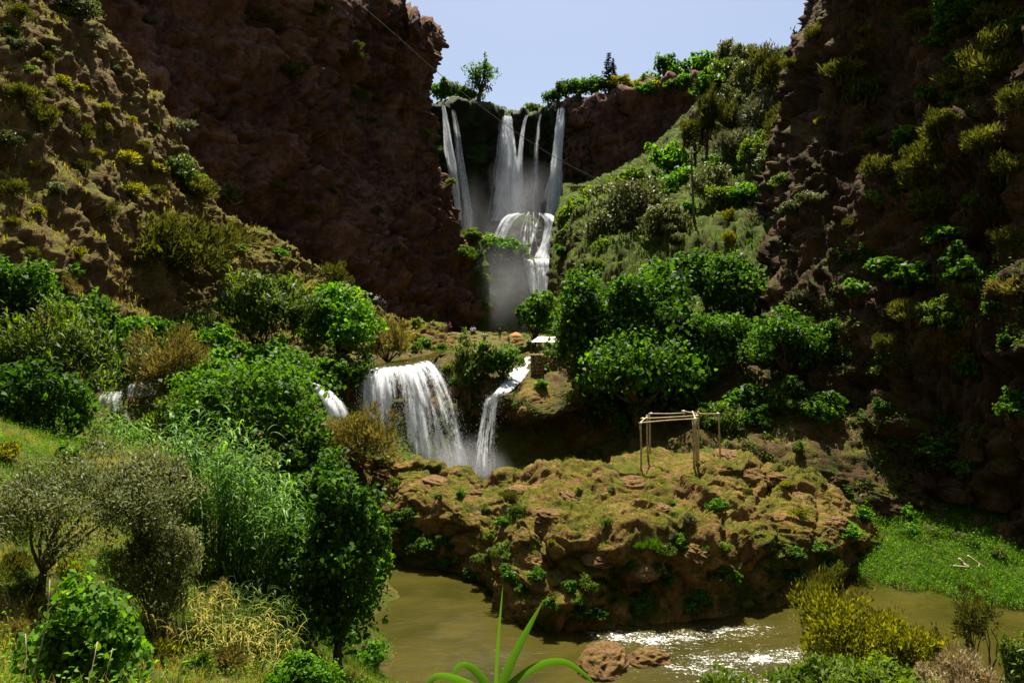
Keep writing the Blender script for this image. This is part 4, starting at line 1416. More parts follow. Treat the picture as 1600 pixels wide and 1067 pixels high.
def scatter_grass(name, label, src, n, h, w, mat, mask, seed=0, blades=5, lay=0.5, leafy=False):
    """grass tufts on the faces of a terrain object that a mask function accepts"""
    me = src.data
    nf = len(me.polygons)
    cen = np.empty(nf * 3, np.float32)
    no = np.empty(nf * 3, np.float32)
    ar = np.empty(nf, np.float32)
    me.polygons.foreach_get('center', cen)
    me.polygons.foreach_get('normal', no)
    me.polygons.foreach_get('area', ar)
    cen = cen.reshape(-1, 3).astype(float)
    no = no.reshape(-1, 3).astype(float)
    no = no * np.sign(no[:, 2:3] + 1e-6)
    vis = (cen[:, 1] > 1.2)
    px = 800 + cen[:, 0] / np.maximum(cen[:, 1], 0.1) * K
    py = H0 - (cen[:, 2] - CZ) / np.maximum(cen[:, 1], 0.1) * K
    wgt = ar * mask(px, py, cen, no) * vis / np.maximum(cen[:, 1], 1.5) ** 1.2
    if wgt.sum() <= 0:
        return None
    rs = np.random.RandomState(seed)
    k = rs.choice(nf, n, p=wgt / wgt.sum())
    c = cen[k] + rs.normal(0, 1, (n, 3)) * np.sqrt(ar[k])[:, None] * 0.4
    c[:, 2] = cen[k][:, 2] - 0.03
    sz = rs.uniform(0.5, 1.3, n)
    C = np.repeat(c, blades, 0) + rs.normal(0, 0.05, (n * blades, 3)) * np.array([1, 1, 0]) * np.repeat(sz, blades)[:, None]
    N = n * blades
    S = np.repeat(sz, blades) * rs.uniform(0.6, 1.2, N)
    if leafy:
        nn = nrm(rs.normal(0, 1, (N, 3)) * 0.6 + np.array([0, 0, 1]))
        t = nrm(np.cross(nn, rs.normal(0, 1, (N, 3))))
        C = C + np.array([0, 0, 1]) * (rs.rand(N) * h * S)[:, None] + rs.normal(0, h * 0.3, (N, 3)) * np.array([1, 1, 0.2])
        V = leaf_quads(C, nn, t, w * S, w * S * 0.7)
        F = np.arange(N * 4).reshape(-1, 4)
        tint = np.repeat(rs.rand(N), 4)
    else:
        a = rs.uniform(0, 6.28, N)
        out = np.stack([np.cos(a), np.sin(a), np.zeros(N)], 1)
        sd_ = np.stack([-np.sin(a), np.cos(a), np.zeros(N)], 1)
        hh = (h * S)[:, None]
        mid = C + np.array([0, 0, 0.6]) * hh + out * hh * lay * 0.25
        tip = C + np.array([0, 0, 0.95]) * hh + out * hh * lay * rs.uniform(0.4, 1.2, (N, 1))
        ww = (w * S)[:, None]
        V = np.stack([C, mid + sd_ * ww * 0.5, tip, mid - sd_ * ww * 0.5], 1).reshape(-1, 3)
        F = np.arange(N * 4).reshape(-1, 4)
        tint = np.repeat(rs.rand(N), 4)
    o = link(name, fast_mesh(name, V, F, False, {'tint': ('FLOAT', tint)}), M[mat])
    tag(o, label, None, None, 'stuff')
    return o


# ------------------------------------------------------------------ plants: the photograph's own
OB = {o.name: o for o in SURF}
R_RIM = 'on the rim of the far cliff'
# rim above the falls
t = tree('tall_tree', 'tall open crowned tree', 'standing alone above the upper waterfall', 'tree', 752, 130, 23, 36, 160, 'fig', nlobe=26, cover=0.95, leaf=0.4, ragged=0.6, r0=0.5, base_px=748, skirt=1.0, fork=0.5)
for a in [(690, 138, 14, 18, 155, 'bright'), (703, 147, 13, 13, 155, 'willow'), (719, 155, 15, 11, 158, 'bright'), (736, 160, 14, 9, 160, 'willow'), (770, 166, 16, 8, 164, 'moss_green'), (806, 174, 13, 6, 166, 'willow'), (836, 168, 15, 8, 165, 'moss_green'),
          (862, 153, 13, 12, 160, 'fig'), (886, 151, 15, 14, 157, 'fig'), (905, 147, 14, 14, 155, 'bright'), (926, 143, 17, 14, 153, 'fig'), (946, 136, 15, 11, 151, 'fig'), (968, 133, 18, 9, 149, 'yellow_green'), (992, 128, 20, 9, 148, 'yellow_green'), (1016, 127, 16, 9, 147, 'moss_green'),
          (1039, 121, 11, 15, 144, 'fig'), (1058, 124, 13, 9, 143, 'bright'), (1096, 117, 19, 10, 141, 'bright'), (1121, 112, 16, 12, 138, 'bright'), (1146, 103, 20, 15, 134, 'olive'), (1172, 110, 18, 16, 130, 'olive')]:
    tree('rim_shrub', PHR[a[5]], R_RIM, 'shrub', a[0], a[1], a[2] * (1.25 if a[0] < 960 else 1.1 if a[0] < 1000 else 1.5), a[3] * (1.3 if a[0] < 960 else 1.0 if a[0] < 1000 else 1.7), a[4] + (1.5 if a[0] < 960 else 0.0), a[5], group='shrubs along the far cliff rim', maxn=4000, sit=True)
tree('small_tree', 'little round headed tree', 'poking up from the far cliff rim', 'tree', 1070, 103, 9, 9, 143, 'fig', r0=0.25, maxn=2500)


def spire_tree(px, py_top, py_base, D, phrase, place):
    """conifer of tiered boughs with two pointed leaders"""
    _seed[0] += 1
    rs = np.random.RandomState(5)
    b = P(px, py_base, D)
    b[2] = min(b[2], drop(b[0], b[1], b[2] + 6))
    H = CZ + (H0 - py_top) / K * D - b[2]
    o = thing('conifer_tree', None, 'tree', b)
    paths = []
    C, N, T, LL = [], [], [], []
    for off, hh, wd in ((0.0, H, 1.0), (0.9, H * 0.86, 0.7)):
        paths.append((np.array([[off * 0.3, 0, -0.3], [off, 0, hh * 0.5], [off, 0, hh]]), np.array([0.22, 0.13, 0.02])))
        z = hh * 0.12
        while z < hh * 0.98:
            R = wd * (1.9 * (1 - z / hh) ** 0.8 + 0.12)
            for q in range(7):
                a = rs.uniform(0, 6.28)
                r = R * rs.uniform(0.55, 1.2)
                tip = np.array([off + math.cos(a) * r, math.sin(a) * r, z + r * 0.12])
                p0 = np.array([off, 0, z])
                if r > 0.5:
                    paths.append((np.stack([p0, tip]), np.array([0.05, 0.015])))
                m = max(4, int(r * 16))
                s = rs.uniform(0.2, 1.0, m)[:, None]
                C.append(p0 + (tip - p0) * s + rs.normal(0, 0.09, (m, 3)))
                tt = nrm((tip - p0)[None] + rs.normal(0, 0.5, (m, 3)) * r)
                T.append(tt)
                N.append(nrm(np.cross(tt, rs.normal(0, 1, (m, 3)))))
                LL.append(np.full(m, 0.42) * rs.uniform(0.7, 1.2, m))
            z += hh * 0.055
    C, N, T, LL = map(np.concatenate, (C, N, T, LL))
    V = leaf_quads(C, N, T, LL, LL * 0.35)
    link('crown', fast_mesh('crown', V, np.arange(len(V)).reshape(-1, 4), False, {'tint': ('FLOAT', np.repeat(rs.rand(len(C)), 4))}), M['conifer'], o)
    link('trunk', tubes_mesh('trunk', paths, 5), M['bark'], o)
    reg(o, phrase, place, 'tree', px)


spire_tree(951, 81, 134, 151, 'dark conifer with two pointed tips', 'on the far cliff rim')

# right hand slope
RSL = 'on the sunlit right slope'
for nm, ph, pl, px, py, rx, ry, D, sp, kw in [
    ('olive_tree', 'wide olive brown tree', 'spreading at the left foot of the right slope', 990, 340, 66, 50, 87, 'olive', {}),
    ('olive_tree', 'smaller olive brown tree', 'tucked at the lower left edge of the right slope', 945, 370, 30, 36, 86, 'olive', {}),
    ('olive_tree', 'pale olive tree with a visible dark trunk', 'in the middle of the right slope', 1112, 297, 34, 34, 86, 'olive', dict(r0=0.22, skirt=1.0)),
    ('bush', 'vivid green leafy tree', 'below the red back cliff on the right slope', 1048, 255, 42, 26, 108, 'bright', {}),
    ('bush', 'vivid green shrub', 'beside the wooden pole on the right slope', 1075, 285, 28, 22, 100, 'bright', {}),
    ('bush', 'bright green rounded bush', 'right of the pale olive tree', 1180, 312, 40, 34, 80, 'bright', {}),
    ('bush', 'shaded olive bush', 'under the pale olive tree', 1100, 362, 40, 22, 80, 'olive', {}),
    ('bush', 'grey bush', 'at the right foot of the sunlit slope', 1178, 355, 24, 22, 74, 'grey', {}),
    ('juniper_tree', 'tall slim juniper', 'in front of the red back cliff', 1104, 190, 20, 52, 104, 'juniper', {}),
    ('juniper_tree', 'dark bushy juniper', 'left of the tall slim juniper', 1085, 215, 24, 30, 106, 'juniper', {}),
    ('juniper_tree', 'second slim juniper', 'right of the tall slim juniper', 1140, 200, 18, 56, 102, 'juniper', {}),
    ('silver_tree', 'silvery white leaved tree', 'high on the right slope', 1188, 182, 32, 38, 98, 'grey', {}),
    ('silver_tree', 'round silvery shrub', 'lower left of the silvery white tree', 1146, 230, 32, 26, 94, 'grey', {}),
    ('silver_tree', 'pale topped tree', 'on the skyline of the right slope', 1165, 130, 30, 26, 112, 'olive', {}),
    ('juniper_tree', 'broad juniper', 'on the upper right slope below the skyline', 1222, 130, 34, 40, 98, 'juniper', {}),
    ('juniper_tree', 'slim sunlit juniper', 'right of the silvery white tree', 1214, 215, 20, 46, 88, 'juniper', {}),
    ('juniper_tree', 'dark pointed juniper', 'on the skyline beside the right cliff', 1245, 70, 11, 26, 96, 'conifer', {}),
    ('juniper_tree', 'small dark juniper', 'on the skyline left of the pointed juniper', 1212, 95, 10, 16, 104, 'conifer', {}),
    ('juniper_tree', 'rounded juniper', 'at the left edge of the right cliff', 1252, 160, 36, 46, 76, 'juniper', {}),
    ('juniper_tree', 'drooping juniper', 'on the left shoulder of the right cliff', 1262, 262, 42, 38, 66, 'juniper', {}),
    ('juniper_tree', 'upright juniper', 'growing on the top left corner of the right cliff', 1316, 85, 34, 52, 66, 'juniper', {}),
    ('bush', 'mossy green mound of leaves', 'beside the third tier waterfall', 905, 340, 36, 36, 104, 'moss_green', dict(nlobe=40)),
    ('bush', 'mossy green bush', 'above the leafy mound by the upper falls', 930, 308, 26, 16, 112, 'moss_green', {}),
    ('bush', 'dark mossy bush', 'hanging low beside the third tier waterfall', 893, 385, 22, 32, 100, 'moss_green', {}),
    # figs on the plateau
    ('fig_tree', 'large dark glossy fig tree', 'in the middle of the plateau edge', 985, 486, 92, 66, 57, 'fig', dict(r0=0.3, maxn=18000, nlobe=60, depth=1.1)),
    ('fig_tree', 'tall fig tree overhanging the stone wall', 'beside the white canopy', 902, 530, 42, 92, 56, 'fig', dict(r0=0.2, nlobe=60, depth=1.3)),
    ('fig_tree', 'low fig foliage', 'hanging in front of the large fig trunk', 1000, 566, 100, 52, 52.5, 'fig', dict(nlobe=60, maxn=16000)),
    ('fig_tree', 'shaded fig foliage', 'filling the dark gap between the fig trees', 1105, 545, 66, 62, 54, 'fig', dict(nlobe=50)),
    ('fig_tree', 'high fig tree', 'behind the large fig under the earth bank', 1105, 425, 58, 36, 63, 'fig', dict(nlobe=50)),
    ('fig_tree', 'upright fig tree', 'right of the large fig', 1150, 462, 46, 62, 60, 'fig', dict(nlobe=50)),
    ('fig_tree', 'separate fig tree with lit crown', 'leaning out at the right end of the fig row', 1230, 546, 64, 56, 50.5, 'fig', dict(r0=0.2, nlobe=50)),
    ('fig_tree', 'small fig tree', 'behind the white canopy', 836, 488, 33, 25, 78, 'fig', {}),
    # plateau brow
    ('bush', 'bluish dark bush', 'between the wide fall and the narrow fall', 735, 566, 30, 34, 61, 'willow', dict(leaf=0.2, cover=2)),
    ('bush', 'green bush', 'left of the narrow fall top', 784, 572, 32, 28, 61, 'fig', {}),
    # left middle ground
    ('bush', 'glossy green tree', 'at the left edge below the scree slope', 30, 470, 62, 66, 40, 'fig', {}),
    ('bush', 'wide mid green willow', 'on the left above the cascade', 80, 555, 88, 72, 37, 'willow', dict(maxn=18000)),
    ('bush', 'leafy green thicket', 'right of the wide willow', 206, 535, 58, 42, 50, 'bright', dict(leaf=0.3)),
    ('bush', 'dry golden tamarisk', 'above the broken left cascade', 268, 565, 56, 52, 46, 'dry', dict(maxn=16000)),
    ('bush', 'grey glossy fig', 'at the left edge above the meadow', 48, 640, 74, 62, 33, 'fig', {}),
    ('bush', 'big dark glossy bush', 'in the left middle ground behind the reeds', 384, 642, 108, 74, 38, 'fig', dict(maxn=20000, nlobe=60)),
    ('tree', 'open tree with several thin trunks', 'at the foot of the scree slope', 420, 500, 76, 62, 61, 'willow', dict(stems=4, r0=0.14, leaf=0.24, cover=1.9, skirt=1.0)),
    ('tree', 'full bright green tree', 'left of the wide lower waterfall', 528, 512, 64, 60, 63, 'bright', dict(maxn=16000, nlobe=44)),
    ('bush', 'bright green shrub', 'left of the open thin trunked tree', 335, 540, 42, 34, 55, 'bright', {}),
    ('bush', 'dark shrub', 'overhanging the left cascade', 282, 650, 46, 42, 41, 'willow', {}),
    ('bush', 'slender pale juniper', 'against the shaded red cliff foot', 525, 440, 22, 34, 82, 'juniper', {}),
    ('bush', 'grey brown rounded bush', 'at the end of the scree ridge', 458, 432, 34, 26, 85, 'olive', {}),
    ('bush', 'olive rounded bush', 'on the scree ridge beside the grey brown one', 405, 412, 30, 20, 80, 'olive', {}),
    ('bush', 'huge dark olive bush', 'on the lower scree slope', 258, 398, 100, 56, 61, 'juniper', dict(maxn=18000, nlobe=60, leaf=0.26, cover=1.9)),
    ('bush', 'brown feathery tamarisk', 'in front of the wide lower waterfall', 572, 682, 62, 46, 45, 'dry', dict(maxn=16000)),
    ('bush', 'green feathery clump', 'left part of the tamarisk by the wide fall', 548, 690, 28, 34, 47, 'willow', {}),
    ('bush', 'straw coloured bush', 'at the top left of the wide waterfall', 606, 532, 34, 28, 67, 'dry', {}),
    ('bush', 'dark bush', 'below the full bright green tree', 540, 578, 40, 30, 60, 'fig', {}),
    ('bush', 'dry reedy bush', 'above the small white cascade', 530, 606, 18, 22, 59, 'dry', {}),
    ('bush', 'dark thicket', 'between the glossy left tree and the scree foot', 120, 500, 60, 36, 47, 'fig', {}),
    ('bush', 'green thicket', 'under the scree slope left of the open tree', 300, 520, 46, 30, 57, 'willow', {}),
    ('bush', 'dark undergrowth bush', 'below the wide willow on the left', 105, 640, 40, 46, 38, 'fig', {}),
    ('bush', 'bright leafy bush', 'behind the big dark glossy bush', 330, 590, 60, 34, 48, 'bright', {}),
    ('bush', 'dark leafy bush', 'right of the big dark glossy bush', 470, 690, 46, 44, 36, 'fig', {}),
    ('bush', 'shadowed bush', 'under the open thin trunked tree', 440, 570, 60, 32, 56, 'fig', {}),
    ('olive_tree', 'brown olive tree', 'above the earth bank on the right slope', 1040, 350, 40, 36, 80, 'olive', {}),
    ('olive_tree', 'dull olive tree', 'left of the drooping juniper', 1215, 260, 30, 34, 80, 'olive', {}),
    ('juniper_tree', 'feathery juniper', 'just below the skyline pines of the right slope', 1190, 100, 26, 30, 112, 'juniper', {}),
    ('juniper_tree', 'spreading juniper', 'beneath the rounded juniper at the cliff edge', 1232, 205, 30, 40, 80, 'juniper', {}),
    ('silver_tree', 'pale grey tree', 'left of the silvery white tree', 1140, 165, 26, 30, 106, 'olive', {}),
    # foreground
    ('olive_shrub', 'grey olive shrub with bare leaning trunk', 'in the left foreground', 120, 800, 130, 88, 13.5, 'olive', dict(leaf=0.05, r0=0.07, base_px=70, maxn=26000, cover=1.0, nlobe=44, stems=2, skirt=1.0)),
    ('olive_shrub', 'grey olive shrub', 'left of the giant reeds', 245, 880, 62, 92, 14, 'olive', dict(leaf=0.05, r0=0.05, maxn=16000, cover=1.2, stems=2)),
    ('olive_shrub', 'taller grey shrub', 'behind the olive shrubs at the reeds', 235, 745, 62, 50, 17, 'olive', dict(leaf=0.06, r0=0.05, maxn=14000, cover=1.1)),
    ('leafy_bush', 'dark leafy bush', 'overhanging the pool', 528, 890, 74, 138, 19.5, 'fig', dict(leaf=0.13, maxn=24000, nlobe=60, cover=2.2, depth=1.0)),
    ('leafy_bush', 'dark leafy bush', 'between the reeds and the tamarisk', 500, 760, 58, 40, 24, 'fig', dict(leaf=0.14)),
    ('vine_bush', 'bright green broad leaved vine', 'in the bottom left corner', 132, 995, 86, 70, 8, 'bright', dict(leaf=0.075, maxn=9000, nlobe=44, cover=2.2, r0=0.03)),
    ('leafy_bush', 'fresh green shrub', 'at the bottom edge by the pool', 470, 1064, 60, 30, 12, 'bright', dict(leaf=0.07, r0=0.03, maxn=7000)),
    ('yellow_shrub', 'yellow green shrub', 'in the bottom right foreground', 1345, 990, 98, 72, 13.5, 'yellow_green', dict(leaf=0.09, r0=0.04, stems=4, cover=1.0, maxn=14000, nlobe=40)),
    ('feathery_shrub', 'dark green feathery shrub', 'rising behind the yellow green shrub', 1285, 925, 36, 48, 15, 'juniper', dict(leaf=0.12, r0=0.03)),
    ('feathery_shrub', 'slender feathery tamarisk', 'against the stream at the lower right', 1525, 985, 34, 62, 11.5, 'juniper', dict(leaf=0.09, r0=0.03, cover=0.75, ragged=0.5, fork=0.6, skirt=1.0)),
    ('flowering_shrub', 'pale seed headed shrub', 'at the bottom right below the tamarisk', 1500, 1045, 56, 36, 9.5, 'flower_pale', dict(leaf=0.045, r0=0.02, stems=3, maxn=9000, cover=0.9)),
    ('leafy_bush', 'green shrub', 'in the bottom right corner', 1595, 1030, 30, 44, 9, 'willow', dict(leaf=0.08, r0=0.02)),
    ('leafy_bush', 'low green shrub', 'under the yellow green shrub at the bottom', 1290, 1062, 90, 22, 11, 'willow', dict(leaf=0.08, r0=0.02)),
    ('leafy_bush', 'green shrub', 'growing on the left meadow', 60, 760, 46, 30, 19, 'bright', dict(leaf=0.1, r0=0.03)),
    ('bush', 'bright green bush', 'in the middle of the right slope above the wide olive tree', 1035, 300, 34, 26, 98, 'bright', {}),
    ('bush', 'fresh green bush', 'at the top left of the right slope', 985, 285, 34, 20, 112, 'moss_green', {}),
    ('bush', 'lush green bush', 'right of the wooden pole', 1140, 320, 34, 30, 82, 'moss_green', {}),
    ('bush', 'leafy green tree', 'under the slim junipers on the right slope', 1135, 262, 30, 24, 96, 'bright', {}),
    ('bush', 'dark green tree', 'below the skyline of the right slope', 1110, 140, 24, 22, 122, 'fig', {}),
    ('bush', 'rounded green tree', 'on the skyline where rim meets right slope', 1140, 112, 26, 20, 124, 'willow', {}),
    ('bush', 'sunlit green bush', 'left of the slim sunlit juniper', 1180, 240, 28, 26, 90, 'moss_green', {}),
    ('bush', 'green bush', 'at the foot of the drooping juniper', 1240, 318, 34, 26, 72, 'willow', {}),
    ('bush', 'spreading green bush', 'under the wide olive tree', 960, 392, 30, 18, 82, 'moss_green', {}),
    ('yellow_shrub', 'second yellow green shrub', 'right of the large yellow green shrub', 1440, 1020, 46, 50, 12.5, 'yellow_green', dict(leaf=0.08, r0=0.03, stems=3, cover=1.0)),
    ('leafy_bush', 'low yellow green growth', 'along the bottom right edge', 1400, 1066, 76, 20, 10.5, 'moss_green', dict(leaf=0.06, r0=0.02)),
    ('leafy_bush', 'low leafy growth', 'at the bottom right beside the pale shrub', 1560, 1070, 60, 24, 9.5, 'willow', dict(leaf=0.06, r0=0.02)),
    ('leafy_bush', 'low grassy shrub', 'at the bottom edge right of the boulders', 1130, 1070, 50, 16, 22, 'willow', dict(leaf=0.1, r0=0.02)),
    ('juniper_tree', 'big shaggy juniper', 'hanging from the top of the right cliff', 1556, 100, 42, 78, 47.5, 'juniper', dict(skirt=1.0, maxn=12000)),
    ('juniper_tree', 'tall shaggy juniper', 'on the right edge high on the right cliff', 1592, 215, 34, 66, 45.5, 'juniper', dict(skirt=1.0, maxn=12000)),
    ('juniper_tree', 'leaning sunlit juniper', 'alone in the middle of the right cliff', 1450, 278, 36, 56, 48.5, 'juniper', dict(skirt=1.0)),
    ('fig_tree', 'dark glossy tree', 'at the top right corner of the cliff', 1505, 22, 44, 44, 51, 'fig', dict(skirt=1.0)),
    ('juniper_tree', 'ragged juniper', 'below the big shaggy juniper on the cliff', 1515, 190, 30, 40, 48, 'juniper', dict(skirt=1.0)),
]:
    tree(nm, ph, pl, 'tree' if 'tree' in nm else 'bush', px, py, rx, ry, D, sp, **kw)

# reeds
reed_clump('tall giant reed stand with arched leaves', 'in the left foreground', 365, 900, 20.5, 2.0, 1.6, 4.3, 270, leaf=0.6, per=17, width=0.06, top_only=0.06)
reed_clump('small clump of giant reeds', 'below the broken left cascade', 185, 695, 38, 1.6, 1.2, 2.4, 60, leaf=0.7, per=9, width=0.07)
reed_clump('green reed thicket', 'under the leafy thicket on the left', 215, 575, 48, 2.2, 1.5, 3.2, 80, leaf=0.8, per=9, width=0.08)
reed_clump('young bright reeds', 'at the bottom edge beside the pool', 520, 1075, 10, 0.4, 0.3, 0.75, 26, leaf=0.3, per=9, width=0.022, top_only=0.1)
reed_clump('dry straw coloured cane clump', 'below the giant reeds', 330, 1010, 14, 1.3, 0.9, 1.5, 90, mat='grass_yellow', leaf=0.4, per=8, width=0.02, lean=0.5, top_only=0.05)
reed_clump('half dry cane clump', 'between the olive shrub and dark leafy bush', 410, 960, 16.5, 0.9, 0.7, 1.6, 60, mat='willow', leaf=0.4, per=8, width=0.025, lean=0.4, top_only=0.05)


def near_reed():
    """the single reed close to the lens"""
    D = 2.6
    base = P(772, 1190, D)
    base[2] = drop(base[0], base[1], base[2] + 0.6) - 0.02
    o = thing('reed_plant', 'single reed with long arching blades at the bottom centre', 'reed', base)
    stem_top = P(776, 1085, D)
    link('cane', tubes_mesh('cane', [(np.stack([np.zeros(3), (stem_top - base) * 0.5 + np.array([0.004, 0, 0]), stem_top - base]), np.array([0.008, 0.007, 0.005]))], 8), M['reed'], o)
    for pts, w in (([(774, 1100), (776, 1040), (780, 980), (786, 912)], 5.5), ([(776, 1095), (792, 1050), (818, 995), (850, 936)], 15), ([(780, 1090), (810, 1058), (850, 1036), (882, 1034), (912, 1052), (935, 1075)], 14),
                   ([(774, 1092), (752, 1058), (732, 1040), (715, 1042), (704, 1072)], 15), ([(772, 1096), (735, 1070), (705, 1058), (682, 1056), (668, 1070), (662, 1090)], 14), ([(770, 1100), (720, 1085), (690, 1080)], 12)):
        c = np.array([P(a, b, D + 0.06 * k / len(pts) * (1 if w > 14 else -1)) for k, (a, b) in enumerate(pts)]) - base
        p = crv(c, 22)
        t = nrm(np.gradient(p, axis=0))
        sd_ = nrm(np.cross(t, np.array([0, 1.0, 0.25])))
        s = np.linspace(0, 1, 22)
        ww = (w * D / K) * np.clip(np.minimum(0.6 + s * 3, 1) * (1 - s ** 3) + 0.02, 0, 1)
        nn = np.cross(sd_, t)
        V = np.stack([p - sd_ * ww[:, None] * 0.5, p + nn * ww[:, None] * 0.18, p + sd_ * ww[:, None] * 0.5], 1).reshape(-1, 3)
        link('blade', fast_mesh('blade', V, grid_faces(22, 3), True, {'tint': ('FLOAT', np.full(len(V), 0.2))}), M['reed'], o)


near_reed()

# small shrubs, each set where its sight line meets the rock
SL, GL = 'on the left scree slope', 'shrubs dotted over the left scree slope'
for px, py, r, sp in [(115, 22, 34, 'olive'), (145, 62, 14, 'grey'), (28, 30, 20, 'juniper'), (14, 54, 13, 'moss_green'), (27, 72, 17, 'grey'), (72, 75, 12, 'moss_green'), (35, 158, 28, 'juniper'), (72, 150, 13, 'juniper'),
                      (97, 136, 16, 'yellow_green'), (128, 142, 10, 'yellow_green'), (110, 180, 16, 'juniper'), (186, 116, 13, 'olive'), (278, 205, 25, 'grey'), (206, 192, 9, 'yellow_green'), (222, 230, 11, 'juniper'),
                      (132, 218, 20, 'juniper'), (60, 190, 28, 'juniper'), (10, 225, 24, 'olive'), (195, 255, 24, 'yellow_green'), (233, 266, 17, 'yellow_green'), (127, 268, 15, 'juniper'), (282, 280, 32, 'willow'), (304, 308, 32, 'juniper'),
                      (354, 308, 26, 'grey'), (205, 305, 20, 'yellow_green'), (15, 305, 26, 'juniper'), (42, 218, 10, 'grey'), (270, 352, 11, 'yellow_green'), (306, 368, 9, 'moss_green'), (332, 376, 13, 'moss_green'), (432, 398, 13, 'bright'),
                      (100, 452, 22, 'dry'), (170, 338, 20, 'juniper'), (60, 338, 14, 'yellow_green'), (20, 352, 12, 'yellow_green'), (348, 424, 13, 'moss_green'), (378, 456, 10, 'moss_green'), (75, 95, 12, 'juniper'), (165, 170, 11, 'yellow_green'),
                      (238, 200, 8, 'moss_green'), (150, 245, 12, 'yellow_green'), (90, 300, 14, 'olive'), (250, 305, 13, 'juniper'), (55, 265, 12, 'yellow_green'), (120, 400, 14, 'yellow_green'), (40, 400, 16, 'juniper'), (375, 395, 12, 'moss_green'),
                      (480, 465, 16, 'juniper'), (560, 478, 14, 'juniper'), (90, 20, 10, 'yellow_green'), (45, 115, 12, 'moss_green'), (165, 205, 10, 'juniper')]:
    shrub(px, py, r, sp, SL, GL)
CL, GC = 'clinging to the shaded red cliff', 'shrubs clinging to the left red cliff'
for px, py, r, sp in [(500, 14, 15, 'moss_green'), (486, 24, 10, 'juniper'), (580, 36, 8, 'yellow_green'), (522, 48, 8, 'yellow_green'), (598, 47, 10, 'juniper'), (390, 24, 7, 'yellow_green'), (424, 34, 17, 'juniper'), (228, 32, 14, 'grey'),
                      (556, 76, 11, 'juniper'), (562, 91, 11, 'juniper'), (532, 84, 8, 'juniper'), (460, 120, 22, 'juniper'), (472, 106, 13, 'juniper'), (526, 134, 9, 'yellow_green'), (562, 154, 17, 'juniper'), (592, 160, 12, 'juniper'),
                      (546, 172, 13, 'olive'), (534, 192, 9, 'dry'), (558, 194, 8, 'dry'), (626, 177, 8, 'juniper'), (582, 192, 9, 'juniper'), (664, 212, 11, 'moss_green'), (678, 238, 10, 'moss_green'), (692, 262, 9, 'moss_green'), (705, 288, 9, 'moss_green'),
                      (664, 500, 18, 'yellow_green'), (650, 512, 12, 'moss_green'), (640, 480, 9, 'yellow_green'), (560, 190, 9, 'juniper'), (480, 330, 12, 'juniper'), (520, 300, 10, 'olive'), (590, 330, 10, 'juniper'), (430, 290, 10, 'juniper'), (620, 390, 9, 'olive')]:
    shrub(px, py, r, sp, CL, GC)
TL, GT = 'on the rim of the left red cliff', 'shrubs on the left cliff rim'
for a in [(672, 44, 9, 10, 126, 'conifer'), (600, 5, 13, 12, 115, 'fig'), (620, 13, 8, 8, 118, 'fig'), (584, -2, 12, 8, 113, 'yellow_green')]:
    tree('rim_shrub', PHR[a[5]], TL, 'shrub', *a, group=GT, maxn=2500)
HL, GH = 'on the mossy humps below the upper falls', 'plants on the tufa humps'
for px, py, r, sp in [(735, 376, 20, 'moss_green'), (728, 400, 18, 'moss_green'), (742, 408, 18, 'moss_green'), (748, 438, 15, 'moss_green'), (758, 482, 10, 'moss_green'), (768, 390, 18, 'bright'), (795, 394, 22, 'bright'), (814, 404, 14, 'moss_green'),
                      (762, 460, 9, 'moss_green'), (750, 500, 10, 'moss_green'), (780, 410, 14, 'fig'), (800, 415, 14, 'fig'), (880, 345, 14, 'moss_green'), (880, 400, 14, 'fig')]:
    shrub(px, py, r, sp, HL, GH)
ML, GM = 'on the rock island', 'plants on the rock island'
rq = np.random.RandomState(12)
for k in range(34):
    px = rq.uniform(610, 1330)
    lo_, hi_ = np.interp(px, [600, 700, 845, 1000, 1230, 1340], [850, 885, 965, 960, 930, 870]), np.interp(px, [600, 700, 845, 1340], [790, 800, 850, 850])
    shrub(px, rq.uniform(hi_ + 12, lo_), rq.uniform(9, 20), rq.choice(['fig', 'fig', 'willow', 'moss_green']), 'on the shaded face of the rock island', 'plants on the shaded face of the rock island')
for px, py, r, sp in [(800, 780, 15, 'juniper'), (815, 806, 18, 'willow'), (785, 822, 12, 'bright'), (792, 866, 22, 'willow'), (800, 905, 20, 'fig'), (720, 774, 10, 'bright'), (686, 778, 8, 'willow'), (905, 772, 9, 'willow'), (957, 768, 8, 'willow'),
                      (1022, 856, 16, 'grass_green'), (1000, 856, 12, 'grass_green'), (1060, 850, 18, 'bright'), (1076, 816, 13, 'grey'), (1120, 796, 13, 'bright'), (1050, 788, 6, 'bright'), (1184, 940, 13, 'grey'), (1208, 932, 12, 'grey'), (1140, 905, 18, 'fig'),
                      (1290, 858, 16, 'willow'), (1328, 836, 20, 'bright'), (1345, 806, 16, 'bright'), (930, 965, 18, 'fig'), (1000, 955, 16, 'fig'), (1080, 955, 16, 'fig'), (890, 925, 16, 'fig'), (700, 885, 13, 'fig'), (650, 855, 18, 'fig'), (690, 850, 12, 'fig'),
                      (640, 805, 15, 'fig'), (590, 812, 16, 'fig'), (752, 876, 13, 'willow'), (690, 908, 10, 'fig'), (1250, 806, 12, 'yellow_green'), (1225, 762, 12, 'yellow_green'), (840, 900, 14, 'fig'), (860, 945, 13, 'fig'), (1040, 915, 13, 'fig'), (1240, 905, 15, 'fig'),
                      (745, 905, 12, 'fig'), (770, 840, 12, 'moss_green'), (760, 800, 9, 'moss_green'), (1205, 745, 9, 'yellow_green'), (620, 760, 9, 'moss_green'), (860, 850, 10, 'yellow_green'), (1100, 860, 12, 'moss_green'), (950, 820, 10, 'moss_green')]:
    shrub(px, py, r, sp, ML, GM)
DL, GD = 'on the dark right cliff', 'shrubs on the dark right cliff'
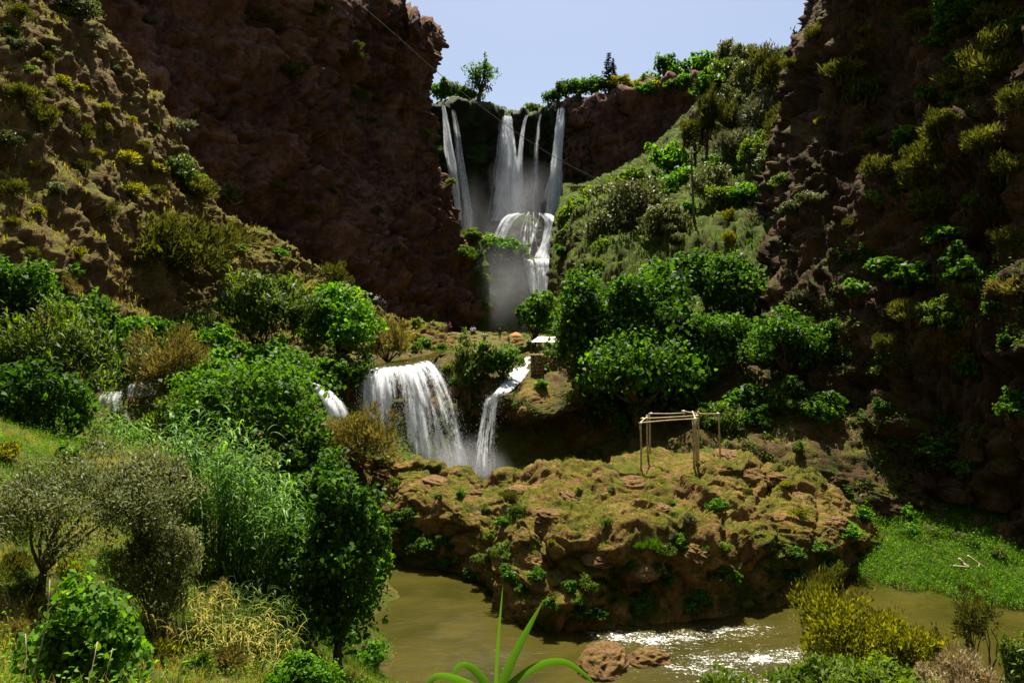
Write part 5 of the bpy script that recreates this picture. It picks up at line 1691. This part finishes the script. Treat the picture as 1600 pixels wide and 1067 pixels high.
for px, py, r, sp in [(1448, 268, 34, 'juniper'), (1462, 318, 26, 'juniper'), (1425, 262, 18, 'juniper'), (1382, 425, 26, 'fig'), (1440, 440, 38, 'fig'), (1505, 430, 30, 'fig'), (1258, 475, 30, 'grey'), (1335, 462, 22, 'fig'), (1500, 142, 32, 'juniper'),
                      (1540, 232, 36, 'juniper'), (1560, 125, 40, 'juniper'), (1585, 62, 32, 'fig'), (1505, 22, 36, 'fig'), (1522, 182, 18, 'grey'), (1575, 275, 28, 'juniper'), (1488, 62, 20, 'juniper'), (1330, 352, 16, 'juniper'), (1400, 302, 14, 'juniper'),
                      (1345, 82, 11, 'yellow_green'), (1352, 50, 12, 'yellow_green'), (1282, 192, 9, 'yellow_green'), (1330, 130, 14, 'juniper'), (1550, 340, 24, 'juniper'), (1310, 400, 16, 'olive'), (1455, 705, 26, 'fig'), (1400, 695, 18, 'fig'), (1380, 645, 18, 'fig'),
                      (1500, 735, 20, 'fig'), (1480, 662, 18, 'fig'), (1560, 795, 16, 'fig'), (1460, 835, 13, 'willow'), (1420, 805, 16, 'bright'), (1425, 835, 13, 'bright'), (1560, 872, 16, 'willow'), (1520, 856, 14, 'fig'), (1250, 705, 14, 'willow'), (1545, 500, 16, 'fig'),
                      (1390, 560, 14, 'fig'), (1580, 380, 26, 'juniper'), (1420, 180, 10, 'juniper'), (1590, 170, 30, 'juniper'), (1588, 462, 34, 'dry'), (1592, 640, 30, 'fig'), (1470, 380, 30, 'fig'), (1300, 520, 24, 'fig')]:
    shrub(px, py, r, sp, DL, GD)
BL, GB = 'in deep shade under the fig trees', 'shaded shrubs below the fig trees'
for k in range(16):
    shrub(905 + k * 26 + 9 * math.sin(k * 3.3), 628 + 46 * ((k * 0.618) % 1), 24 + 12 * ((k * 0.37) % 1), 'fig' if k % 4 else 'willow', BL, GB)
NL, GN = 'on the near left bank', 'weeds and shrubs on the near left bank'
for px, py, r, sp in [(20, 900, 30, 'juniper'), (60, 960, 26, 'yellow_green'), (300, 900, 30, 'willow'), (340, 940, 26, 'dry'), (420, 920, 34, 'willow'), (460, 980, 36, 'fig'), (520, 1010, 40, 'fig'), (400, 1020, 30, 'willow'), (300, 1000, 26, 'fig'), (250, 1040, 34, 'yellow_green'),
                      (20, 1010, 34, 'dry'), (570, 1040, 34, 'bright'), (560, 960, 30, 'fig'), (190, 920, 24, 'fig'), (10, 720, 26, 'yellow_green'), (100, 720, 22, 'bright'), (150, 705, 22, 'willow'), (30, 840, 26, 'willow'), (350, 1050, 36, 'dry'), (590, 900, 22, 'fig'), (585, 860, 22, 'fig'), (40, 930, 24, 'willow'), (230, 980, 26, 'willow'), (110, 900, 24, 'yellow_green'), (170, 880, 22, 'willow'), (400, 960, 24, 'fig'), (280, 950, 22, 'moss_green'), (450, 1030, 28, 'willow'), (500, 960, 24, 'fig'), (40, 780, 24, 'moss_green'), (110, 750, 20, 'yellow_green'), (230, 690, 20, 'willow'), (310, 1050, 26, 'moss_green')]:
    shrub(px, py, r, sp, NL, GN)
for k in range(9):
    shrub(1004 + 12.5 * k, np.interp(1004 + 12.5 * k, [1000, 1110], [146, 128]) + 3 * math.sin(k * 2.2), 13 + 4 * math.sin(k * 1.7), ['fig', 'bright', 'yellow_green', 'moss_green'][k % 4], 'along the red cliff top', 'shrubs along the red cliff top', lift=0.1)
rq = np.random.RandomState(21)
for k in range(44):
    if k < 26:
        px, py = rq.uniform(1300, 1600), rq.uniform(10, 380)
        px = max(px, 1300 + 0.0 * py) + (120 if py < 200 and px < 1460 and k % 3 else 0)
    else:
        px, py = rq.uniform(1230, 1600), rq.uniform(380, 640)
    shrub(min(px, 1598), py, rq.uniform(15, 34), rq.choice(['juniper', 'juniper', 'willow', 'fig']) if py < 380 else rq.choice(['fig', 'fig', 'willow', 'juniper']),
          'high on the dark right cliff' if py < 380 else 'low on the dark right cliff', 'greenery covering the dark right cliff')
RL2, GR2 = 'on the right slope among the trees', 'small shrubs between the trees of the right slope'
for px, py, r, sp in [(1040, 330, 14, 'yellow_green'), (1075, 330, 13, 'bright'), (1140, 345, 14, 'yellow_green'), (1150, 275, 14, 'bright'), (1030, 290, 18, 'moss_green'), (970, 300, 16, 'olive'), (1190, 250, 18, 'juniper'), (1225, 290, 20, 'willow'), (1235, 330, 16, 'olive'), (1170, 160, 18, 'olive'),
                      (1060, 380, 14, 'olive'), (1140, 378, 13, 'yellow_green'), (1205, 240, 14, 'moss_green'), (1130, 150, 16, 'olive'), (1240, 105, 18, 'juniper'), (1270, 60, 16, 'juniper'), (1120, 260, 14, 'juniper'), (960, 340, 16, 'moss_green'), (930, 420, 14, 'moss_green'), (1190, 130, 16, 'juniper'), (1260, 320, 18, 'olive')]:
    shrub(px, py, r, sp, RL2, GR2)
PL, GP = 'on the rocky plateau', 'small plants on the rocky plateau'
for px, py, r, sp in [(665, 540, 12, 'bright'), (690, 545, 10, 'moss_green'), (650, 548, 12, 'moss_green'), (780, 512, 8, 'grey'), (700, 580, 11, 'moss_green'), (715, 600, 10, 'fig'), (740, 615, 10, 'moss_green'), (846, 605, 9, 'bright'), (800, 560, 9, 'moss_green'), (640, 530, 12, 'yellow_green'), (850, 560, 9, 'bright'), (745, 630, 9, 'fig'), (830, 545, 8, 'bright'), (630, 515, 10, 'dry'), (760, 540, 6, 'moss_green')]:
    shrub(px, py, r, sp, PL, GP)

# grass
def nz(c, s, sc_):
    return fbm(c / sc_, 3, s)


scatter_grass('grass', 'yellow green grass on the rock island', OB['rock_island'], 5000, 0.14, 0.012, 'grass_yellow', lambda px, py, c, n: (n[:, 2] > 0.6) * (nz(c, 5, 1.6) > 0.05) * (c[:, 2] > 1.0), 1)
scatter_grass('grass', 'green grass tufts on the rock island', OB['rock_island'], 3500, 0.18, 0.014, 'grass_green', lambda px, py, c, n: (n[:, 2] > 0.35) * (nz(c, 6, 1.4) > 0.3) * (c[:, 2] > 0.6), 2)
scatter_grass('grass', 'sunlit yellow grass on the left scree slope', OB['hillside_left'], 6000, 0.4, 0.05, 'grass_yellow', lambda px, py, c, n: (n[:, 2] > 0.55) * (nz(c, 7, 5.0) > 0.0), 3)
scatter_grass('grass', 'green grass on the right slope', OB['slope_right'], 5000, 0.5, 0.07, 'grass_green', lambda px, py, c, n: (n[:, 2] > 0.5) * (nz(c, 8, 6.0) > -0.1), 4)
lush = lambda px, py, c, n: (px > 1325) * (px < 1750) * (c[:, 1] > 28.5) * (c[:, 1] < 44) * (c[:, 2] > 0.05) * (c[:, 2] < 3)
scatter_grass('ground_cover', 'lush green ground cover beside the stream on the right', ground, 12000, 0.34, 0.085, 'bright', lush, 5, 4, leafy=True)
scatter_grass('grass', 'lush green grass beside the stream on the right', ground, 5000, 0.42, 0.02, 'grass_green', lush, 6, 6, 0.9)
near = lambda px, py, c, n: (px < 640) * (c[:, 1] < 34) * (c[:, 1] > 5.5) * (c[:, 2] > 0.2)
scatter_grass('grass', 'dry yellow grass on the near left bank', ground, 8000, 0.28, 0.007, 'grass_yellow', lambda px, py, c, n: near(px, py, c, n) * (nz(c, 9, 2.5) > 0.12) * (px > -80) * (py < 1150), 7, 5, 0.7)
scatter_grass('grass', 'green grass on the near left bank', ground, 13000, 0.3, 0.008, 'grass_green', lambda px, py, c, n: near(px, py, c, n) * (nz(c, 9, 2.5) < 0.3) * (px > -80) * (py < 1150), 8, 5, 0.7)
scatter_grass('ground_cover', 'low leafy growth on the near left bank', ground, 13000, 0.4, 0.05, 'bright', lambda px, py, c, n: near(px, py, c, n) * (nz(c, 10, 2.0) > 0.0) * (px > -80) * (py < 1150), 9, 4, leafy=True)
scatter_grass('ground_cover', 'leafy undergrowth in the left middle ground', ground, 7000, 0.6, 0.22, 'fig', lambda px, py, c, n: (px > -80) * (px < 660) * (c[:, 1] > 32) * (c[:, 1] < 70) * (c[:, 2] > 0.3), 10, 4, leafy=True)
scatter_grass('grass', 'grass along the near shore of the stream', ground, 3500, 0.4, 0.016, 'grass_green', lambda px, py, c, n: (px > 900) * (px < 1700) * (c[:, 1] < 26) * (c[:, 1] > 18) * (c[:, 2] > 0.12) * (py < 1110), 11, 7, 0.6)
scatter_grass('grass', 'green patches on the plateau', ground, 3000, 0.4, 0.05, 'grass_green', lambda px, py, c, n: (px > 560) * (px < 880) * (c[:, 1] > 64) * (c[:, 1] < 125) * (nz(c, 12, 4.0) > 0.15), 12)
scatter_grass('hanging_moss', 'mossy growth on the plateau edge', OB['plateau_edge'], 5000, 0.35, 0.16, 'fig', lambda px, py, c, n: (px > 670) * (px < 1450) * (n[:, 2] < 0.55) * (nz(c, 13, 2.5) > 0.1), 13, 4, leafy=True)
scatter_grass('hanging_moss', 'mossy growth on the shaded base of the right cliff', OB['cliff_right'], 6000, 0.4, 0.14, 'fig', lambda px, py, c, n: (px > 1200) * (px < 1650) * (py > 380) * (py < 900) * (nz(c, 14, 3.0) > 0.15), 14, 4, leafy=True)

# ------------------------------------------------------------------ boulders
BP = {}


def boulder(px, py, w, place, mat='boulder_rock', hgt=0.75, sink=0.35, group='boulders', name='boulder', phrase=None, level=None):
    h = hit(px, py) if level is None else (G(px, py, level),)
    if h is None:
        return
    p = h[0]
    _seed[0] += 1
    rs = np.random.RandomState(_seed[0])
    v = int(rs.randint(0, 7))
    if v not in BP:
        q = np.random.RandomState(60 + v)
        me = dome('boulder', (v * 17.0, 0, 0), 1.0, 0.8, -0.7, 0.7, None, p=2.6, n=56, m=36, big=0.22, lump=0.3, fine=0.06, s=200 + v * 3, lump_size=0.8, local=True, style='block')
        BP[v] = me
    R = w * 0.5 * p[1] / K
    me = BP[v]
    if not me.materials:
        me.materials.append(M[mat])
    o = link(name, me, None, None, loc=p + np.array([0, R * 0.3, -R * sink * 0.5]), rot=(rs.uniform(-0.25, 0.25), rs.uniform(-0.25, 0.25), rs.uniform(0, 6.28)), scale=(R, R * rs.uniform(0.8, 1.1), R * hgt))
    o.material_slots[0].link = 'OBJECT'
    o.material_slots[0].material = M[mat]
    reg(o, phrase or 'weathered brown boulder', place, 'boulder', px, group)
    return o


for px, py, w in [(900, 770, 90), (868, 800, 55), (985, 748, 60), (1150, 712, 66), (1172, 738, 60), (690, 752, 70), (740, 768, 50), (610, 738, 70), (815, 764, 60), (1210, 742, 50), (1255, 775, 56), (1090, 850, 70), (1300, 812, 50), (845, 872, 44), (1010, 880, 50), (930, 862, 60), (1030, 790, 40), (1130, 815, 50)]:
    boulder(px, py, w, 'set in the rock island', group='boulders of the rock island', hgt=0.5, sink=0.55)
for px, py, w in [(648, 524, 20), (668, 528, 24), (690, 524, 20), (706, 530, 26), (722, 526, 20), (742, 528, 18), (775, 524, 22), (790, 532, 26), (812, 540, 20), (728, 540, 24), (700, 542, 26), (770, 542, 20), (800, 552, 24), (640, 556, 22), (745, 550, 22), (680, 534, 18), (842, 545, 22), (856, 550, 18)] + [(620 + 11.3 * k + 7 * math.sin(k * 2.1), 518 + 19 * ((k * 0.618) % 1), 14 + 12 * ((k * 0.37) % 1)) for k in range(20)]:
    boulder(px, py, w, 'scattered on the plateau', group='boulders on the plateau')
for px, py, w, ph in [(940, 1046, 100, 'large tan boulder at the water edge'), (1012, 1036, 66, 'pointed tan boulder beside the large one')]:
    boulder(px, py, w, 'in front of the rapids', phrase=ph, group=None, hgt=0.7, sink=0.0, level=0.05)
for px, py, w in [(722, 590, 26), (712, 608, 24), (820, 640, 24), (960, 990, 20), (870, 1000, 26), (1160, 972, 20)]:
    boulder(px, py, w, 'by the lower falls and pool', group='rocks by the falls and pool')
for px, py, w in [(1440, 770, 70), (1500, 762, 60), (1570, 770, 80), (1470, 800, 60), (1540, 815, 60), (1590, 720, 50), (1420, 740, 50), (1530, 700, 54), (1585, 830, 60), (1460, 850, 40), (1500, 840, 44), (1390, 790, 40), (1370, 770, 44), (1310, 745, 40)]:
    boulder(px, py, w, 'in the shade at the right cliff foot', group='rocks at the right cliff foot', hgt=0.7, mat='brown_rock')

# ------------------------------------------------------------------ built things
def pole_part(name, a, b, r0, r1, mat, parent, base, rs, wob=0.006, n=6):
    p = bent(np.asarray(a) - base, np.asarray(b) - base, rs, wob, n)
    return link(name, tubes_mesh(name, [(p, np.linspace(r0, r1, n))], 8), M[mat], parent)


def shelter():
    rs = np.random.RandomState(3)
    base = hit(1045, 724)[0]
    o = thing('pole_shelter', 'open shelter frame of thin bare poles on the rock island', 'shelter', base)
    DF, DR = 38.4, 41.2
    for px0, px1, top, D in [(1001.5, 1000.5, 660, DF), (1013, 1011, 648, DR - 1.5), (1016, 1015, 645, DR), (1084.5, 1083, 654, DF), (1088, 1086, 654, DF + 0.15), (1090.5, 1086.5, 652, DF + 0.8), (1091, 1091, 642, DR), (1126, 1123, 645, DR)]:
        a = P(px0, 720, D)
        a[2] = drop(a[0], a[1], a[2] + 2.5) - 0.15
        pole_part('post', a, P(px1, top, D), 0.055, 0.045, 'pale_wood', o, base, rs)
    for p, q, D0, D1 in [((998, 661), (1090, 654), DF, DF), ((1001, 654), (1092, 649), DF + 1.2, DF + 0.9), ((1014, 646), (1072, 645), DR, DR), ((1065, 642), (1125, 646), DR, DR), ((1000, 661.5), (1011, 652), DF, DR - 1.5), ((1086, 654), (1082, 643), DF, DR)]:
        bm_ = pole_part('beam', P(*p, D0), P(*q, D1), 0.04, 0.03, 'pale_wood', o, base, rs, 0.015)
        for e0, e1 in ((P(*p, D0), P(*q, D1)), (P(*q, D1), P(*p, D0))):
            t_ = nrm(e1 - e0)
            c_ = e0 + t_ * 0.12 - base
            link('lashing', tubes_mesh('lashing', [(np.stack([c_ - t_ * 0.05, c_, c_ + t_ * 0.05]), np.array([0.05, 0.058, 0.05]))], 8), M['cloth_white'], bm_)


shelter()


def canopy():
    D = 70
    base = P(848, 548, D)
    base[2] = drop(base[0], base[1], 12)
    o = thing('canopy', 'white cloth canopy on thin poles beside the fig trees', 'canopy', base)
    cs = [P(830, 534, D - 1), P(867, 534, D - 1), P(874, 526, D + 1.6), P(841, 526, D + 1.6)]
    n = 16
    u, v = np.meshgrid(np.linspace(0, 1, n), np.linspace(0, 1, n), indexing='ij')
    c = [(np.array(q) - base) for q in cs]
    V = (c[0] * ((1 - u) * (1 - v))[..., None] + c[1] * (u * (1 - v))[..., None] + c[2] * (u * v)[..., None] + c[3] * ((1 - u) * v)[..., None])
    V[..., 2] -= 0.22 * np.sin(u * np.pi) * np.sin(v * np.pi) - 0.05 * np.sin(u * 9) * np.sin(v * 7)
    top = V.reshape(-1, 3)
    bot = top - np.array([0, 0, 0.02])
    F = np.concatenate([grid_faces(n, n), grid_faces(n, n)[:, ::-1] + n * n])
    link('cloth', fast_mesh('cloth', np.concatenate([top, bot]), F), M['cloth_white'], o)
    rs = np.random.RandomState(8)
    for q in cs:
        f = np.array(q)
        f[2] = drop(f[0], f[1], f[2] - 0.3) - 0.1
        pole_part('post', f, np.array(q), 0.03, 0.03, 'dark_wood', o, base, rs)


canopy()


def umbrella():
    p = hit(808, 521)[0]
    p = P(806, 521, 96)
    p[2] = drop(p[0], p[1], p[2] + 3)
    o = thing('parasol', 'small orange parasol beside the fig behind the plateau', 'parasol', p)
    n, m = 16, 6
    th = np.linspace(0, 2 * np.pi, n, endpoint=False)
    r = np.linspace(0.02, 0.75, m)
    R, T = np.meshgrid(r, th, indexing='ij')
    V = np.stack([R * np.cos(T), R * np.sin(T), 2.0 - 0.4 * (R / 0.75) ** 1.6 + 0.03 * np.cos(T * 8) * (R / 0.75)], -1).reshape(-1, 3)
    V2 = V - np.array([0, 0, 0.015])
    F = grid_faces(m, n, True)
    link('canopy', fast_mesh('canopy', np.concatenate([V, V2]), np.concatenate([F, F[:, ::-1] + len(V)])), M['cloth_orange'], o)
    link('pole', tubes_mesh('pole', [(np.array([[0, 0, -0.2], [0, 0, 1.0], [0, 0, 2.05]]), np.array([0.025] * 3))], 8), M['dark_wood'], o)


umbrella()


def box_mesh(name, sx, sy, sz, seed):
    rs = np.random.RandomState(seed)
    v = np.array([[x, y, z] for x in (-.5, .5) for y in (-.5, .5) for z in (-.5, .5)]) * np.array([sx, sy, sz])
    v += rs.normal(0, 0.03, v.shape) * min(sx, sy, sz) * 2
    f = [[0, 1, 3, 2], [4, 6, 7, 5], [0, 4, 5, 1], [2, 3, 7, 6], [0, 2, 6, 4], [1, 5, 7, 3]]
    return fast_mesh(name, v, np.array(f), smooth=False)


def stone_wall(px0, px1, py0, py1, D, rows, n, label, mat='stone_block'):
    a, b = P(px0, py1, D), P(px1, py0, D)
    base = np.array([(a[0] + b[0]) / 2, D, a[2]])
    o = thing('stone_wall', label, 'wall', base)
    rs = np.random.RandomState(int(px0))
    H, W = b[2] - a[2], b[0] - a[0]
    bm = [box_mesh('stone', 1, 1, 1, k) for k in range(4)]
    for m in bm:
        m.materials.append(M[mat])
    core = box_mesh('core', W * 0.96, 0.5, H * 0.98, 1)
    link('core', core, M[mat], o, loc=(0, 0.25, H / 2))
    for r_ in range(rows):
        x = -W / 2
        while x < W / 2 - 0.08:
            w = W / n * rs.uniform(0.6, 1.5)
            w = min(w, W / 2 - x)
            link('stone', bm[rs.randint(0, 4)], None, o, loc=(x + w / 2, rs.uniform(-0.05, 0.03), (r_ + 0.5) * H / rows), scale=(w * 0.95, 0.35, H / rows * 0.92))
            x += w


stone_wall(829, 850, 553, 603, 62.6, 9, 4, 'dry stone wall below the white canopy')
stone_wall(848, 872, 556, 594, 63.4, 7, 4, 'stone terrace wall set back behind the dry stone wall')
stone_wall(890, 962, 290, 298, 116, 2, 9, 'low stone terrace wall at the right of the upper falls')


def wood_pole():
    h = hit(1085, 348)
    p = h[0]
    D = p[1]
    o = thing('wooden_pole', 'tall bare wooden pole standing on the right slope', 'pole', p)
    rs = np.random.RandomState(2)
    top = P(1080, 232, D)
    pole_part('shaft', p - np.array([0, 0, 0.3]), top, 0.15, 0.09, 'dark_wood', o, p, rs, 0.01)
    pole_part('crossarm', P(1074, 240, D), P(1087, 238, D), 0.06, 0.06, 'dark_wood', o, p, rs, 0.0)


wood_pole()


def cable():
    e = hit(960, 294)[0]
    a = P(536, -14, 106)
    a[2] = max(a[2], drop(a[0], a[1] + 1.5, 80) + 0.2)
    q = [P(620, 57, 109), P(675, 106, 111), P(741, 159, 113), P(850, 236, e[1] * 0.35 + 113 * 0.65)]
    pts = crv(np.array([a] + q + [e]), 60)
    o = link('cable', tubes_mesh('cable', [(pts - a, np.full(60, 0.045))], 6), M['cable'], loc=a)
    tag(o, 'long dark cable slung from the left cliff to the right slope', 'cable')


cable()


def driftwood():
    p = hit(1515, 888)[0]
    o = thing('driftwood', 'pale dead branches lying above the lush green bank', 'driftwood', p)
    rs = np.random.RandomState(4)
    for k, (a, b) in enumerate([((1498, 872), (1532, 896)), ((1505, 880), (1528, 893)), ((1512, 868), (1545, 890)), ((1490, 884), (1520, 886)), ((1520, 898), (1531, 880))]):
        A, B = P(*a, p[1] - 0.2 - 0.1 * k), P(*b, p[1] - 0.6)
        B[2] = max(B[2], p[2] - 0.1)
        pole_part('branch', A, B, 0.06, 0.02, 'dead_wood', o, p, rs, 0.06)


driftwood()

for k, (a, b, D, lb) in enumerate([((2, 1062), (78, 905), 6.0, 'thin dry stalk leaning right at the bottom left corner'), ((105, 1066), (152, 1002), 5.6, 'pale bent dry stalk crossing the broad leaved vine'),
                                   ((140, 1068), (176, 1012), 6.2, 'dark dry stalk right of the pale bent one'), ((8, 1040), (40, 990), 6.6, 'short dry stalk at the left edge')]):
    A, B = P(a[0], a[1], D), P(b[0], b[1], D + 0.3)
    A[2] = drop(A[0], A[1], A[2] + 0.6) - 0.03
    st = thing('dry_stalk', lb, 'stalk', A)
    pole_part('stem', A, B, 0.006, 0.003, 'dead_wood', st, A, np.random.RandomState(k), 0.04, 8)

# ------------------------------------------------------------------ people
def skin_mesh(name, pts, edges, rad, lvl=1):
    me = bpy.data.meshes.new(name)
    me.from_pydata([tuple(p) for p in pts], edges, [])
    o = bpy.data.objects.new(name, me)
    COL.objects.link(o)
    md = o.modifiers.new('skin', 'SKIN')
    md.use_smooth_shade = True
    for k, v in enumerate(me.skin_vertices[0].data):
        v.radius = rad[k] if isinstance(rad[k], tuple) else (rad[k], rad[k])
        v.use_root = k == 0
    sb = o.modifiers.new('sub', 'SUBSURF')
    sb.levels = sb.render_levels = lvl
    dgx = bpy.context.evaluated_depsgraph_get()
    res = bpy.data.meshes.new_from_object(o.evaluated_get(dgx))
    bpy.data.objects.remove(o)
    bpy.data.meshes.remove(me)
    res.name = name
    return res


def pose_points(pose):
    """joints: pelvis chest neck head shoulders elbows hands hips knees ankles toes (facing -y)"""
    J = dict(pel=(0, 0, .95), che=(0, 0.01, 1.25), nec=(0, 0, 1.46), hed=(0, -.02, 1.58), top=(0, -.01, 1.70),
             sL=(-.18, 0, 1.40), eL=(-.24, .03, 1.12), hL=(-.23, -.06, .88), fL=(-.22, -.08, .78), sR=(.18, 0, 1.40), eR=(.24, .03, 1.12), hR=(.23, -.06, .88), fR=(.22, -.08, .78),
             pL=(-.095, 0, .90), kL=(-.10, -.02, .50), aL=(-.10, .02, .09), tL=(-.11, -.13, .04), pR=(.095, 0, .90), kR=(.10, -.02, .50), aR=(.10, .02, .09), tR=(.11, -.13, .04))
    if pose == 'walk':
        J.update(kL=(-.10, -.16, .52), aL=(-.10, -.22, .10), tL=(-.11, -.38, .05), kR=(.10, .02, .50), aR=(.10, .26, .14), tR=(.11, .14, .04), eL=(-.24, .10, 1.13), hL=(-.22, .10, .9), fL=(-.21, .1, .8), hR=(.22, -.2, .95), fR=(.21, -.26, .88))
    if pose == 'sit':
        d = -0.5
        for k in ('pel', 'che', 'nec', 'hed', 'top', 'sL', 'sR', 'eL', 'eR', 'hL', 'hR', 'fL', 'fR', 'pL', 'pR'):
            J[k] = (J[k][0], J[k][1], J[k][2] + d)
        J.update(kL=(-.12, -.42, .48), aL=(-.12, -.40, .09), tL=(-.12, -.55, .04), kR=(.12, -.42, .48), aR=(.12, -.40, .09), tR=(.12, -.55, .04), hL=(-.15, -.3, .55), fL=(-.13, -.38, .52), hR=(.15, -.3, .55), fR=(.13, -.38, .52), eL=(-.25, -.05, .66), eR=(.25, -.05, .66))
    return J


PB = {}


def person_meshes(pose):
    if pose in PB:
        return PB[pose]
    J = pose_points(pose)
    names = list(J)
    ix = {k: i for i, k in enumerate(names)}
    E = [(ix[a], ix[b]) for a, b in [('pel', 'che'), ('che', 'nec'), ('nec', 'hed'), ('hed', 'top'), ('che', 'sL'), ('sL', 'eL'), ('eL', 'hL'), ('hL', 'fL'), ('che', 'sR'), ('sR', 'eR'), ('eR', 'hR'), ('hR', 'fR'),
                                     ('pel', 'pL'), ('pL', 'kL'), ('kL', 'aL'), ('aL', 'tL'), ('pel', 'pR'), ('pR', 'kR'), ('kR', 'aR'), ('aR', 'tR')]]
    R = dict(pel=(.14, .11), che=(.15, .11), nec=.055, hed=(.085, .10), top=(.06, .07), sL=.065, sR=.065, eL=.045, eR=.045, hL=.032, hR=.032, fL=.025, fR=.025, pL=.085, pR=.085, kL=.058, kR=.058, aL=.04, aR=.04, tL=.035, tR=.035)
    body = skin_mesh('body', [J[k] for k in names], E, [R[k] for k in names])

    def sub(nm, chain, es, rr):
        return skin_mesh(nm, [J[k] if isinstance(k, str) else k for k in chain], es, rr)
    shirt = sub('shirt', ['pel', 'che', (J['nec'][0], J['nec'][1], J['nec'][2] - .04), 'sL', 'eL', 'sR', 'eR'], [(0, 1), (1, 2), (1, 3), (3, 4), (1, 5), (5, 6)], [(.16, .13), (.17, .135), .07, .08, .058, .08, .058])
    pants = sub('trousers', ['pel', 'pL', 'kL', 'aL', 'pR', 'kR', 'aR'], [(0, 1), (1, 2), (2, 3), (0, 4), (4, 5), (5, 6)], [(.15, .125), .1, .072, .058, .1, .072, .058])
    h = np.array(J['hed'])
    hair = sub('hair', [tuple(h + np.array([0, .035, .0])), tuple(h + np.array([0, .03, .08])), tuple(h + np.array([0, 0, .125]))], [(0, 1), (1, 2)], [(.08, .075), (.09, .09), (.07, .07)])
    PB[pose] = (body, shirt, pants, hair)
    return PB[pose]


def person(px, py, D, pose, shirt, pants, rz, label, lift=0.0, exact=None):
    if exact is None:
        p = P(px, py, D)
        p[2] = drop(p[0], p[1], 30) if D < 125 else p[2]
    else:
        p = exact
    o = thing('person', label, 'person', p, 'visitors at the falls', rz)
    for me, nm, mt in zip(person_meshes(pose), ('body', 'shirt', 'trousers', 'hair'), ('skin', shirt, pants, 'hair')):
        c = link(nm, me, None, o)
        if not me.materials:
            me.materials.append(M[mt])
        c.material_slots[0].link = 'OBJECT'
        c.material_slots[0].material = M[mt]
    return o


person(757, 538, 100, 'stand', 'shirt_white', 'jeans', 2.6, 'person in white top and jeans standing alone mid plateau')
person(697, 520, 110, 'stand', 'shirt_purple', 'trousers_khaki', 0.3, 'person in purple top among the rocks at the cliff foot')
person(703, 520, 111, 'walk', 'shirt_red', 'trousers_dark', 1.2, 'person in red top walking beside the purple top')
person(737, 520, 110, 'sit', 'shirt_white', 'trousers_dark', 0.5, 'left of two seated people in white at the cliff foot')
person(741, 520, 110, 'sit', 'shirt_white', 'jeans', -0.4, 'right of two seated people in white at the cliff foot')
person(781, 515, 106, 'stand', 'shirt_black', 'trousers_dark', 0.2, 'person in black standing near the grey shrub')
person(795, 520, 96, 'walk', 'shirt_pink', 'trousers_khaki', 1.0, 'person in pink walking left of the orange parasol')
person(826, 535, 84, 'stand', 'shirt_navy', 'trousers_dark', 0.1, 'person in navy standing behind the white canopy')
person(830, 535, 86, 'walk', 'shirt_purple', 'trousers_khaki', 2.0, 'person in purple walking behind the white canopy')
person(843, 535, 80, 'stand', 'shirt_pink', 'trousers_dark', 3.0, 'person in pink top under the small fig tree')
person(588, 505, 96, 'stand', 'shirt_white', 'trousers_dark', 0.0, 'leftmost of four people standing above the straw coloured bush')
person(593, 505, 96.5, 'stand', 'shirt_black', 'jeans', 0.6, 'second from left of four people above the straw coloured bush')
person(598, 505, 97, 'walk', 'shirt_navy', 'trousers_dark', 1.6, 'third from left of four people above the straw coloured bush')
person(602, 505, 96, 'stand', 'shirt_navy', 'jeans', -0.5, 'rightmost of four people above the straw coloured bush')
pr_ = P(653, 34, 126)
pr_[2] = drop(pr_[0], pr_[1], 90)
person(653, 34, 126, 'stand', 'shirt_black', 'trousers_dark', 0, 'dark figure standing on the rim of the left cliff', exact=pr_)

# ------------------------------------------------------------------ labels
ORD = ['leftmost', 'second', 'third', 'fourth', 'fifth', 'sixth', 'seventh', 'eighth', 'ninth', 'tenth', 'eleventh', 'twelfth', 'thirteenth', 'fourteenth', 'fifteenth', 'sixteenth', 'seventeenth', 'eighteenth', 'nineteenth', 'twentieth']
bk_ = {}
for o, ph, pl, px in REG:
    bk_.setdefault((ph, pl), []).append((px, o))
for (ph, pl), lst in bk_.items():
    lst.sort(key=lambda e: e[0])
    for i, (px, o) in enumerate(lst):
        if len(lst) == 1:
            o['label'] = f'{ph} {pl}'
        elif i == 0:
            o['label'] = f'leftmost {ph} {pl}'
        elif i == len(lst) - 1:
            o['label'] = f'rightmost {ph} {pl}'
        else:
            o['label'] = f'{ORD[i] if i < len(ORD) else str(i + 1) + "th"} {ph} from left {pl}'
